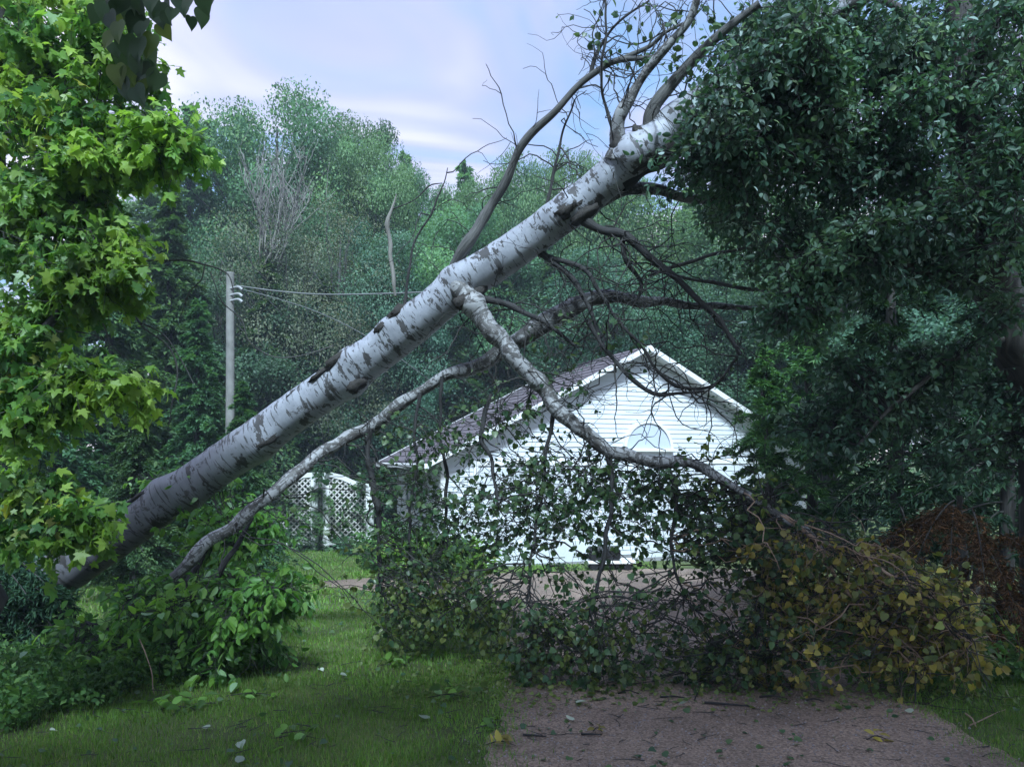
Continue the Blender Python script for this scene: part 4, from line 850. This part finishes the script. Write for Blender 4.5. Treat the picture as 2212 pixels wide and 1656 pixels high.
# dark conifer boughs and dead brown boughs
def bough_plant(name, label, cat, b0, trunk, boughs, mat, fl=.16, per=70, r=.02):
    o = root(name, b0, label, cat)
    if trunk is not None: limb('trunk', o, trunk, np.linspace(r * 3, r * 1.2, len(trunk)), M['trunk'], sides=9)
    Ts, Rs, Ss = [], [], []; Qs = []
    for (a, e, drp) in boughs:
        a = np.array(a); e = np.array(e); t = np.linspace(0, 1, 10)[:, None]; q = a * (1 - t) + e * t; q[:, 2] -= drp * (t[:, 0] ** 2) * np.linalg.norm(e - a) - drp * .5 * np.sin(t[:, 0] * np.pi) * .2
        Qs.append(q)
        d = nrm(e - a); tt = rng.uniform(.1, 1, per); ii = (tt * 8.99).astype(int); p = q[ii] + (q[ii + 1] - q[ii]) * (tt * 9 - ii)[:, None]
        sd = nrm(np.cross(d, (0, 0, 1.0))); sgn = rng.choice([-1, 1], per)[:, None]
        tip = nrm(d * rng.uniform(.4, 1.0, (per, 1)) + sgn * sd * rng.uniform(.3, 1, (per, 1)) + np.stack([rng.normal(0, .15, per), rng.normal(0, .15, per), rng.normal(-.25, .2, per)], -1))
        L_ = fl * np.linalg.norm(e - a) * (1.15 - tt) * 2.2
        # sub fronds along a side twig
        for k in range(5):
            f = rng.random((per, 1)); Ts.append(p + tip * L_[:, None] * f); Rs.append(frames(nrm(tip + rng.normal(0, .45, tip.shape)), np.array([0, 0, 1.0]) + rng.normal(0, .35, tip.shape))); Ss.append(np.full(per, fl * .8) * rng.uniform(.6, 1.2, per))
    Qs = np.array(Qs); V, F, b = tubes(Qs, np.linspace(1, .3, 10)[None] * r * .45 * np.ones((len(Qs), 1)), 5, cap=False)
    obj('boughs', mesh_np('boughs', V, F, {'bc': ('FLOAT_VECTOR', b)}, True), M['trunk'], o, 'stuff')
    foliage(o, np.concatenate(Ts), np.concatenate(Rs), np.concatenate(Ss), FRO, mat); return o
def conifer_boughs(b0, h, rad, n, z0=.15, drp=.35, shape=1.0, seed=0):
    out = []
    for k in range(n):
        z = h * (z0 + (1 - z0) * (k + rng.random()) / n); L_ = rad * (1 - (z / h) ** 1.15 * .95) * rng.uniform(.5, 1.25); a = rng.uniform(0, 6.283)
        s = b0 + np.array([0, 0, z]); out.append((s, s + np.array([math.cos(a) * L_, math.sin(a) * L_, rng.uniform(-.1, .25) * L_]), drp))
    return out
def ctrunk(b, h): return [b, b + np.array([.05, 0, h * .4]), b + np.array([-.03, .04, h * .75]), b + np.array([0, 0, h * .98])]
def gpt(x, Y): return np.array([(x - CX) / F0 * Y, Y, float(gz(Y))])
b = gpt(1745, 11.5); bough_plant('cedar_tree', 'feathery green cedar hiding the right end of the white house', 'tree', b, ctrunk(b, 5.2), conifer_boughs(b, 5.2, 1.25, 90), M['cedar'], .17, 34, .03)
b = gpt(1655, 10.6); bough_plant('cedar_tree', 'young feathery cedar before the right gable end of the white house', 'tree', b, ctrunk(b, 3.6), conifer_boughs(b, 3.6, 1.12, 90), M['cedar'], .13, 40, .025)
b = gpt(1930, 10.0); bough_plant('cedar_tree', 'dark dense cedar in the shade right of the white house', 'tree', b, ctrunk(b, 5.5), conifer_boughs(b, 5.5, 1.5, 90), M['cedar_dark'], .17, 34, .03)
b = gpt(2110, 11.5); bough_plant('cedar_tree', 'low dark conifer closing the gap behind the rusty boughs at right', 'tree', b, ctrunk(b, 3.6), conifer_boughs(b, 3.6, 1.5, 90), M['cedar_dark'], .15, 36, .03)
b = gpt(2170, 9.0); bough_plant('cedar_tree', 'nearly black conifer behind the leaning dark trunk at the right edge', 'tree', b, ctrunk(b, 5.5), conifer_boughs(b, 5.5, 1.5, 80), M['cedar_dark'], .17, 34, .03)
b = gpt(2080, 7.6)
bo = [(P(2060, 1090, 7.5), P(1890, 1180, 6.7), .25), (P(2060, 1080, 7.5), P(1960, 1160, 6.6), .3), (P(2060, 1090, 7.5), P(2050, 1170, 6.5), .3), (P(2100, 1100, 7.5), P(2130, 1190, 6.4), .3), (P(2100, 1150, 7.5), P(2190, 1230, 6.4), .25), (P(2120, 1180, 7.4), P(2060, 1290, 6.5), .2), (P(2150, 1200, 7.4), P(2220, 1310, 6.3), .25), (P(2130, 1230, 7.4), P(2160, 1370, 6.3), .2), (P(2060, 1110, 7.5), P(1840, 1150, 6.9), .2), (P(2150, 1150, 7.4), P(2260, 1190, 6.4), .2), (P(2150, 1260, 7.4), P(2240, 1400, 6.3), .2)]
bough_plant('dead_conifer', 'rusty brown dead conifer boughs at the right edge above the olive leaves', 'tree', b, [b, b + np.array([0, 0, .8]), P(2075, 1150, 7.6), P(2070, 1070, 7.6)], bo, M['dead'], .07, 230, .022)
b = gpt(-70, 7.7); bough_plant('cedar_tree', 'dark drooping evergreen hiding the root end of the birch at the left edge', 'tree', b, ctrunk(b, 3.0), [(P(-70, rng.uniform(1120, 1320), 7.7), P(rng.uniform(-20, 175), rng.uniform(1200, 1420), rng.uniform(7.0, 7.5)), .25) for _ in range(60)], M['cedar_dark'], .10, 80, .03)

# ------------------------------------------------------------------ background woods
def proto_broad(h, rad, zc, mat, leaf, nclump, per, seed, sparse=False):
    """a broadleaf tree at the origin -> list of (name, mesh, kind)"""
    parts = []
    tr = np.array([(0, 0, 0), (.1, .05, h * .3), (-.05, .1, h * .6), (.05, 0, h * .92)]); q, r = spline(tr, [h * .018, h * .014, h * .009, h * .003], 16)
    V, F, b = tubes(q[None], r[None], 8); parts.append(('trunk', mesh_np('trunk', V, F, {'bc': ('FLOAT_VECTOR', b)}, True), M['grey_limb' if sparse else 'trunk'], None))
    c = nrm(rng.normal(0, 1, (nclump, 3))) * (rng.random((nclump, 1)) ** .42) * np.array([rad, rad, h * (1 - zc) * .5]) ; c[:, 2] += h * (1 + zc) * .5
    lump = 1 + .28 * vnoise(c, .9, seed); c[:, :2] *= lump[:, None]; c[:, 2] *= (1 + .06 * vnoise(c, 1.3, seed + 1))
    an = q[np.clip(((c[:, 2] - rad * .7) / h * 16).astype(int), 3, 15)]; Q = bez(an, c, .05, 7, .04); V, F, b = tubes(Q, np.linspace(1, .25, 7)[None] * h * .0032 * np.ones((nclump, 1)), 4)
    parts.append(('limbs', mesh_np('limbs', V, F, {'bc': ('FLOAT_VECTOR', b)}), M['grey_limb' if sparse else 'trunk'], 'stuff'))
    cl = np.repeat(c, per, 0); off = nrm(rng.normal(0, 1, cl.shape)) * rng.random((len(cl), 1)) ** .45 * np.array([1, 1, .72]) * rad * .27 * np.repeat(rng.uniform(.6, 1.35, nclump), per)[:, None]; p = cl + off
    outw = nrm(off) + .5 * nrm(cl - np.array([0, 0, h * (1 + zc) * .45])) + (0, 0, .45)
    V, F, r = leaf_np(p, frames(rng.normal(0, 1, p.shape) + (0, 0, -.4), outw + rng.normal(0, .28, p.shape)), leaf * rng.uniform(.6, 1.3, len(p)), DIA, np.clip(np.repeat(rng.random(nclump), per) * .7 + rng.random(len(p)) * .3, 0, 1))
    parts.append(('crown', mesh_np('crown', V, F, {'rnd': ('FLOAT', r)}), mat, 'stuff'))
    return parts
def proto_conifer(h, rad, mat, n, per, fl, drp, z0=.08):
    parts = []
    q, r = spline(np.array([(0, 0, 0), (.05, 0, h * .5), (0, .03, h)]), [h * .016, h * .010, .01], 14); V, F, b = tubes(q[None], r[None], 8)
    parts.append(('trunk', mesh_np('trunk', V, F, {'bc': ('FLOAT_VECTOR', b)}, True), M['trunk'], None))
    Ts, Rs, Ss, Qs = [], [], [], []
    for (a, e, dr) in conifer_boughs(np.zeros(3), h, rad, n, z0, drp):
        t = np.linspace(0, 1, 6)[:, None]; qq = a * (1 - t) + e * t; qq[:, 2] -= dr * t[:, 0] ** 2 * np.linalg.norm(e - a); Qs.append(qq)
        tt = rng.uniform(.12, 1, per); ii = (tt * 4.99).astype(int); p = qq[ii] + (qq[ii + 1] - qq[ii]) * (tt * 5 - ii)[:, None]; d = nrm(e - a)
        L_ = np.linalg.norm(e - a); p = p + rng.normal(0, 1, p.shape) * np.array([.13, .13, .07]) * L_ * (1.15 - tt)[:, None]
        tip = nrm(d + rng.normal(0, .55, p.shape) + (0, 0, -.45)); Ts.append(p); Rs.append(frames(tip, rng.normal(0, .4, p.shape) + (0, 0, 1))); Ss.append(fl * rng.uniform(.6, 1.3, per))
    Qs = np.array(Qs); V, F, b = tubes(Qs, np.linspace(1, .3, 6)[None] * .012 * np.ones((len(Qs), 1)), 3, cap=False); parts.append(('limbs', mesh_np('limbs', V, F, {'bc': ('FLOAT_VECTOR', b)}), M['trunk'], 'stuff'))
    T = np.concatenate(Ts); V, F, r = leaf_np(T, np.concatenate(Rs), np.concatenate(Ss), tmpl_diamond(.2), np.clip(np.repeat(rng.random(n), per) * .6 + rng.random(len(T)) * .4, 0, 1))
    parts.append(('crown', mesh_np('crown', V, F, {'rnd': ('FLOAT', r)}), mat, 'stuff')); return parts
PROTO = {'round': proto_broad(10, 3.0, .30, M['far_green'], .085, 110, 760, 1), 'dark': proto_broad(10, 2.8, .15, M['far_teal'], .085, 110, 720, 2), 'grey': proto_broad(10, 3.2, .25, M['far_olive'], .075, 130, 230, 3, True),
         'cedar': proto_conifer(8, 1.7, M['cedar'], 200, 150, .14, .5, .03), 'spruce': proto_conifer(10, 2.2, M['far_conifer'], 260, 62, .15, .15, .05)}
for k_, pl in PROTO.items():
    for nm, me, mt, kd in pl: me.materials.append(mt)
PH = {'round': 10.2, 'dark': 10.6, 'grey': 10.8, 'cedar': 8, 'spruce': 10}
NM = {'round': 'broadleaf_tree', 'dark': 'broadleaf_tree', 'grey': 'grey_twigged_tree', 'cedar': 'cedar_tree', 'spruce': 'spruce_tree'}
def plant(kind, x, ytop, Y, label, wide=1.0, group='trees of the wood behind the house'):
    b = gpt(x, Y); h = CAMZ + (HY - ytop) / F0 * Y - b[2]; s = h / PH[kind]
    o = root(NM[kind], b, label, 'tree', group, rng.uniform(0, 6.28)); o.scale = (s * wide, s * wide, s)
    for nm, me, mt, kd in PROTO[kind]:
        c = bpy.data.objects.new(nm, me); COL.objects.link(c); c.parent = o
        if kd: c['kind'] = kd
    return o
plant('round', 600, 178, 27, 'tallest pale green round crowned tree standing out on the skyline', .75)
plant('round', 740, 215, 28, 'tall light green tree right of the tallest crown on the skyline', .6)
plant('round', 800, 262, 26, 'light green sloping crown at the right shoulder of the tall skyline trees', .5)
plant('dark', 690, 300, 30, 'darker broad tree filling between the tall skyline crowns', .9)
plant('grey', 600, 380, 21.6, 'thin olive leaved tree under the pale bare tree', .8)
plant('grey', 735, 400, 21.8, 'grey olive thinly leaved tree behind the pale broken snag', .85)
plant('dark', 860, 440, 22, 'dark green tree behind the thin dark upright twig', .8)
plant('spruce', 405, 228, 26, 'dark spruce with a pointed top beside the hanging poplar leaves', 1.0)
plant('spruce', 455, 262, 27, 'short topped spruce between the maple and the grey twigged tree', .9)
plant('spruce', 330, 215, 24, 'spruce mostly hidden behind the maple boughs', 1.1)
plant('spruce', 520, 255, 30, 'thin spruce tip just left of the tallest round crown', .8)
plant('spruce', 875, 330, 29, 'thin dark spruce tip where the skyline drops down', .7)
plant('round', 930, 350, 28, 'small round tree at the lowest dip of the skyline', .5)
plant('spruce', 1005, 355, 29, 'pointed spruce left of the long upward branch', 1.0)
plant('round', 1050, 348, 26, 'low bushy tree just behind the long upward branch', .55)
plant('round', 970, 420, 24, 'green tree below the skyline dip behind the birch trunk', .9)
plant('round', 1118, 296, 26, 'bushy topped tree right of the long upward branch', .42)
plant('round', 1150, 385, 29, 'light green tree behind the bushy topped tree', 1.0)
plant('round', 1235, 292, 26, 'light green tree framed under the birch fork', .5)
plant('dark', 1310, 305, 28, 'dark tree directly behind the birch fork', .6)
plant('round', 1420, 380, 26, 'green tree behind the birch trunk where the fork leaves it', 1.0)
plant('dark', 1330, 480, 21, 'dark tree above the roof peak of the white house', 1.1)
plant('spruce', 1500, 380, 27, 'spruce between the birch top and the dark right tree', 1.2)
plant('dark', 1560, 560, 21, 'dark rounded tree right of the roof peak', 1.0)
plant('round', 1660, 400, 25, 'green tree showing through the left fringe of the dark right tree', 1.2)
plant('dark', 1800, 420, 20, 'dark tree behind the silvery leaves on the right', 1.3)
plant('dark', 2050, 350, 17, 'dark tree far right behind the leaning trunk', 1.2)
plant('cedar', 1620, 810, 19, 'small bright cedar right behind the roof slope of the house', 1.3)
plant('cedar', 230, 430, 14.5, 'tall feathery cedar behind the maple leaves at left', 1.25)
plant('cedar', 370, 420, 16.5, 'tall cedar left of the utility pole', 1.15)
plant('cedar', 120, 560, 12.5, 'cedar behind the lower maple boughs near the left edge', 1.2)
plant('cedar', 430, 650, 14.2, 'drooping green cedar whose edge touches the utility pole', 1.2)
plant('cedar', 290, 780, 11.5, 'shorter cedar just above the leaning trunk at left', 1.2)
plant('cedar', 525, 825, 12.6, 'round topped little cedar at the foot of the utility pole', 1.3)
plant('cedar', 580, 560, 21, 'cedar right of the utility pole above the wires', 1.3)
plant('cedar', 700, 600, 21.5, 'dark cedar above the lattice fence', 1.3)
plant('cedar', 820, 620, 22, 'dark cedar behind the trunk left of the house roof', 1.3)
plant('dark', 640, 520, 24, 'dark broad tree over the sagging thin wire', 1.2)
plant('dark', 480, 470, 22, 'dark broad tree directly behind the utility pole', 1.1)
plant('cedar', 950, 560, 22.5, 'dark cedar behind the left roof slope of the house', 1.4)
plant('cedar', 1080, 580, 23, 'dark cedar behind the crossing limbs above the roof', 1.4)
plant('cedar', 1200, 560, 23.5, 'dark cedar behind the dark limb tangle above the roof', 1.4)
plant('cedar', 1450, 600, 23.5, 'dark cedar just right of the roof peak', 1.4)
plant('cedar', 20, 700, 13.5, 'cedar at the far left edge behind the maple', 1.3)
b = gpt(590, 21.0); bt = root('bare_tree', b, 'pale leafless tree with twigs fanning upward below the tallest crown', 'tree')
f0 = P(585, 560, 21.0); limb('trunk', bt, [b, (b + f0) / 2 + (.1, 0, 0), f0], [.09, .08, .06], M['grey_limb'])
ss = np.repeat(f0[None], 26, 0) + rng.normal(0, .12, (26, 3)); G1 = grow(ss, np.stack([rng.normal(.12, .28, 26), rng.normal(0, .3, 26), np.ones(26)], -1), rng.uniform(1.8, 3.3, 26), 10, -.02, .09)
i2 = rng.integers(3, 10, 200); s2 = G1[rng.integers(0, 26, 200), i2]; G2 = grow(s2, np.stack([rng.normal(.15, .5, 200), rng.normal(0, .5, 200), np.ones(200)], -1), rng.uniform(.4, 1.1, 200), 7, -.03, .14)
Va, Fa, ba = tubes(G1, np.linspace(1, .35, 10)[None] * .022 * np.ones((26, 1)), 4); Vb, Fb, bb_ = tubes(G2, np.linspace(1, .4, 7)[None] * .010 * np.ones((200, 1)), 4); V, F = join([(Va, Fa), (Vb, Fb)])
obj('bare_twigs', mesh_np('bare_twigs', V, F, {'bc': ('FLOAT_VECTOR', np.concatenate([ba, bb_]))}, True), M['pale_twig'], bt, 'stuff')
# the wood beyond them, one mass
n = 60000; x = rng.uniform(-30, 24, n); y = rng.uniform(30, 36, n); top = 13.2 + .9 * np.sin(x * .7) + .9 * np.abs(np.sin(x * 1.9 + 1)) + .9 * np.abs(np.sin(x * 4.3)); top = np.where(x > -5, top - .9, top); z = gz(y) + top * rng.random(n) ** .8
c = np.stack([x, y, z], -1)
V, F, r = leaf_np(c, frames(rng.normal(0, 1, c.shape) + (0, 0, -.5), rng.normal(0, .6, c.shape) + (0, -.3, .8)), rng.uniform(.16, .34, n), DIA)
tag(obj('distant_wood', mesh_np('distant_wood', V, F, {'rnd': ('FLOAT', r)}), M['far_conifer']), 'mass of dark green wood behind the single trees', 'wood', kind='stuff')
n = 9000; x = rng.uniform(-16, 14, n); y = rng.uniform(20.5, 27, n); z = gz(y) + 2.2 * rng.random(n) * (1 + .4 * np.sin(x * 2)); k = ~((x > -3.5) & (x < 9.5) & (y < 22)); c = np.stack([x, y, z], -1)[k]
V, F, r = leaf_np(c, frames(rng.normal(0, 1, c.shape), rng.normal(0, .6, c.shape) + (0, 0, .8)), rng.uniform(.15, .3, len(c)), DIA)
tag(obj('understorey', mesh_np('understorey', V, F, {'rnd': ('FLOAT', r)}), M['cedar_dark']), 'dark undergrowth between the trunks behind fence and house', 'undergrowth', kind='stuff')

# ------------------------------------------------------------------ storm debris
def leaf_clump(x, y, label, nl, size, mat='shrub', spread=.12, hgt=.10):
    g = GP(x, y); o = root('fallen_sprig', g, label, 'leaf sprig', 'broken leafy sprigs lying about')
    q, r = spline([g + (-spread, 0, .012), g + (0, .02, .03), g + (spread, -.01, .012)], [.004, .004, .002], 8); V, F, b = tubes(q[None], r[None], 5); obj('stem', mesh_np('stem', V, F, {'bc': ('FLOAT_VECTOR', b)}), M['twig'], o)
    me = mesh_np('leaf', *OVA); me.materials.append(M[mat])
    for i in range(nl):
        p = g + np.array([rng.normal(0, spread * .5), rng.normal(0, spread * .5), .015 + rng.random() * hgt * .4]); tip = np.array([[rng.normal(0, 1), rng.normal(0, 1), rng.uniform(-.1, .9)]]); Rm = frames(tip, np.array([[rng.normal(0, .4), rng.normal(-.2, .4), 1.0]]))[0]; S = size * rng.uniform(.7, 1.2)
        lo = bpy.data.objects.new('leaf', me); COL.objects.link(lo); lo.parent = o; lo.matrix_parent_inverse = Matrix.Translation(o.location).inverted(); lo.matrix_basis = Matrix([[*(Rm[r_] * S), p[r_]] for r_ in range(3)] + [[0, 0, 0, 1]])
leaf_clump(388, 1535, 'dark leafy sprig with an upright leaf on the lawn at lower left', 16, .11, spread=.16, hgt=.25)
leaf_clump(545, 1505, 'flattened leafy sprig on the lawn right of the upright leaf sprig', 12, .08, spread=.2)
leaf_clump(970, 1508, 'leafy sprig on the lawn close to the left driveway edge', 14, .10, spread=.16, hgt=.2)
leaf_clump(850, 1440, 'torn leaf bunch on the grass before the hanging leaves', 12, .10, spread=.15)
leaf_clump(1060, 1575, 'small leaf tuft where lawn meets gravel', 8, .07, spread=.1)
leaf_clump(1080, 1612, 'yellowish leaf tuft low on the driveway edge', 9, .07, 'pop_olive', spread=.1)
leaf_clump(640, 1598, 'faint flattened leaves in the near lawn left of centre', 9, .09, spread=.16)
leaf_clump(1150, 1455, 'leafy sprig lying on the driveway under the hanging crown', 14, .09, spread=.18, hgt=.3)
leaf_clump(1525, 1478, 'green sprig lying on the gravel below the hanging crown', 12, .09, 'pop', spread=.16)
leaf_clump(20, 1520, 'leafy sprig at the bottom of the weeds by the left edge', 12, .10, spread=.2)
leaf_clump(1290, 1582, 'small mossy leaf lump in the near driveway', 5, .05, 'pop_olive', spread=.03)
leaf_clump(1895, 1600, 'curled dull leaves on the gravel at lower right', 5, .08, 'pop_olive', spread=.07)
def stick(x0, y0, x1, y1, label, r=.008, mat='dark_limb'):
    a, b = GP(x0, y0), GP(x1, y1); a[2] += .014; b[2] += .014; m_ = (a + b) / 2 + np.array([0, rng.normal(0, .02), .012])
    q, rr = spline([a, m_, b], [r, r * .9, r * .5], 12); q += .006 * np.stack([vnoise(q, 14, 1), vnoise(q, 14, 2), 0 * q[:, 0]], -1); V, F, bc = tubes(q[None], rr[None], 6)
    tag(obj('fallen_stick', mesh_np('fallen_stick', V, F, {'bc': ('FLOAT_VECTOR', bc)}, True), M[mat]), label, 'stick', 'sticks lying on the driveway')
stick(1425, 1508, 1482, 1510, 'short dark stick in the middle of the driveway')
stick(1520, 1520, 1620, 1528, 'longest dark stick on the driveway right of centre', .010)
stick(1335, 1500, 1380, 1501, 'thin stick on the driveway left of the short dark stick', .006)
stick(1255, 1588, 1300, 1589, 'dark stick in the near left of the driveway')
stick(1130, 1590, 1180, 1593, 'stick near the left driveway edge at the bottom')
stick(1640, 1508, 1700, 1512, 'stick on the gravel just before the olive leaves')
stick(1740, 1515, 1780, 1517, 'short stick farthest right on the gravel', .007)
stick(2080, 1540, 2110, 1575, 'pale twig lying in the grass at the right edge', .007, 'tan_twig')
stick(2095, 1570, 2170, 1535, 'pale forked twig end in the right grass', .005, 'tan_twig')
stick(1500, 1515, 1510, 1495, 'tiny upright looking twig on the gravel left of the longest stick', .006)
def pale_leaf(x, y, s, label):
    g = GP(x, y); g[2] += .03; me = mesh_np('pale_leaf', *POP); me.materials.append(M['paleleaf']); o = bpy.data.objects.new('fallen_leaf', me); COL.objects.link(o); o.location = tuple(g); o.scale = (s, s, s); o.rotation_euler = (rng.uniform(-.5, .5), rng.uniform(-.4, .4), rng.uniform(0, 6.28)); tag(o, label, 'leaf', 'pale upturned leaves')
for x, y, s, lb in ((918, 1560, .09, 'largest pale upturned leaf on the lawn beside the driveway'), (1045, 1500, .05, 'small white leaf at the gravel edge'), (745, 1470, .07, 'pale leaf on the lawn below the hanging leaves'), (735, 1462, .06, 'small pale leaf touching another on the mid lawn'), (120, 1585, .05, 'pale speck of leaf in the lower left lawn'), (520, 1610, .07, 'pale leaf lying low in the near lawn'), (520, 1655, .06, 'pale leaf at the bottom edge of the lawn'), (450, 1580, .06, 'pale leaf right below the upright leaf sprig'), (1245, 1525, .08, 'pale leaf in the left half of the driveway'), (1230, 1562, .07, 'flat pale leaf on the gravel nearer the bottom'), (1215, 1440, .08, 'pale leaf under the hanging crown on the gravel'), (1470, 1528, .06, 'pale leaf just left of the longest stick'), (1970, 1545, .06, 'pale leaf by the right gravel edge'), (690, 1450, .06, 'pale leaf near the shrub on the lawn')):
    pale_leaf(x, y, s, lb)
n = 900; x = rng.uniform(-4, 5, n); y = 4.2 + 9 * rng.random(n) ** 1.2; T = np.stack([x, y, gz(y) + .035], -1); T[inside(x, y, drv), 2] -= .02
V, F, r = leaf_np(T, frames(rng.normal(0, 1, T.shape) * (1, 1, .25), rng.normal(0, .4, T.shape) + (0, 0, 1)), rng.uniform(.015, .055, n), POP)
tag(obj('leaf_litter', mesh_np('leaf_litter', V, F, {'rnd': ('FLOAT', r)}), M['pop']), 'torn bits of leaf strewn over lawn and gravel', 'leaf litter', kind='stuff')

n = 1500; x = rng.uniform(-1, 4.2, n); y = 5.9 + np.abs(rng.normal(0, .7, n)) - .5 * rng.random(n); T = np.stack([x, y, gz(y) + .016], -1)
V, F, r = leaf_np(T, frames(rng.normal(0, 1, T.shape) * (1, 1, .3), rng.normal(0, .5, T.shape) + (0, 0, 1)), rng.uniform(.015, .05, n), POP)
tag(obj('crushed_leaves', mesh_np('crushed_leaves', V, F, {'rnd': ('FLOAT', r)}), M['pop_mid']), 'crushed leaves lying on the gravel under the hanging crown', 'leaf litter', kind='stuff')
n = 420; x = rng.uniform(-3.5, 4.2, n); y = rng.uniform(4.2, 7.6, n); T = np.stack([x, y, gz(y) + .014], -1); G = grow(T, rng.normal(0, 1, T.shape) * (1, 1, .0), rng.uniform(.03, .22, n), 6, 0, .22); G[..., 2] = gz(G[..., 1]) + .012 + .006 * rng.random((n, 1)); G[..., 2] += np.where(inside(x, y, drv), 0, .02)[:, None]
V, F, b = tubes(G, np.linspace(1, .5, 6)[None] * rng.uniform(.0015, .004, n)[:, None], 4)
tag(obj('twig_litter', mesh_np('twig_litter', V, F, {'bc': ('FLOAT_VECTOR', b)}), M['twig']), 'small broken twigs strewn over gravel and lawn', 'twig litter', kind='stuff')
# ------------------------------------------------------------------ thin evening haze
V, F = box_np(-70, 70, -30, 60, -3.5, 24)
hz_ = obj('haze', mesh_np('haze', V, F)); tag(hz_, 'thin bluish evening haze filling the air over the whole yard', 'haze', kind='stuff')
hm = bpy.data.materials.new('haze_air'); hm.use_nodes = True; hn = hm.node_tree.nodes; hn.clear()
ho = hn.new('ShaderNodeOutputMaterial'); hv = hn.new('ShaderNodeVolumePrincipled'); hm.node_tree.links.new(hv.outputs[0], ho.inputs['Volume'])
hv.inputs['Color'].default_value = (.72, .86, 1.0, 1); hv.inputs['Density'].default_value = .0022
hz_.data.materials.append(hm)
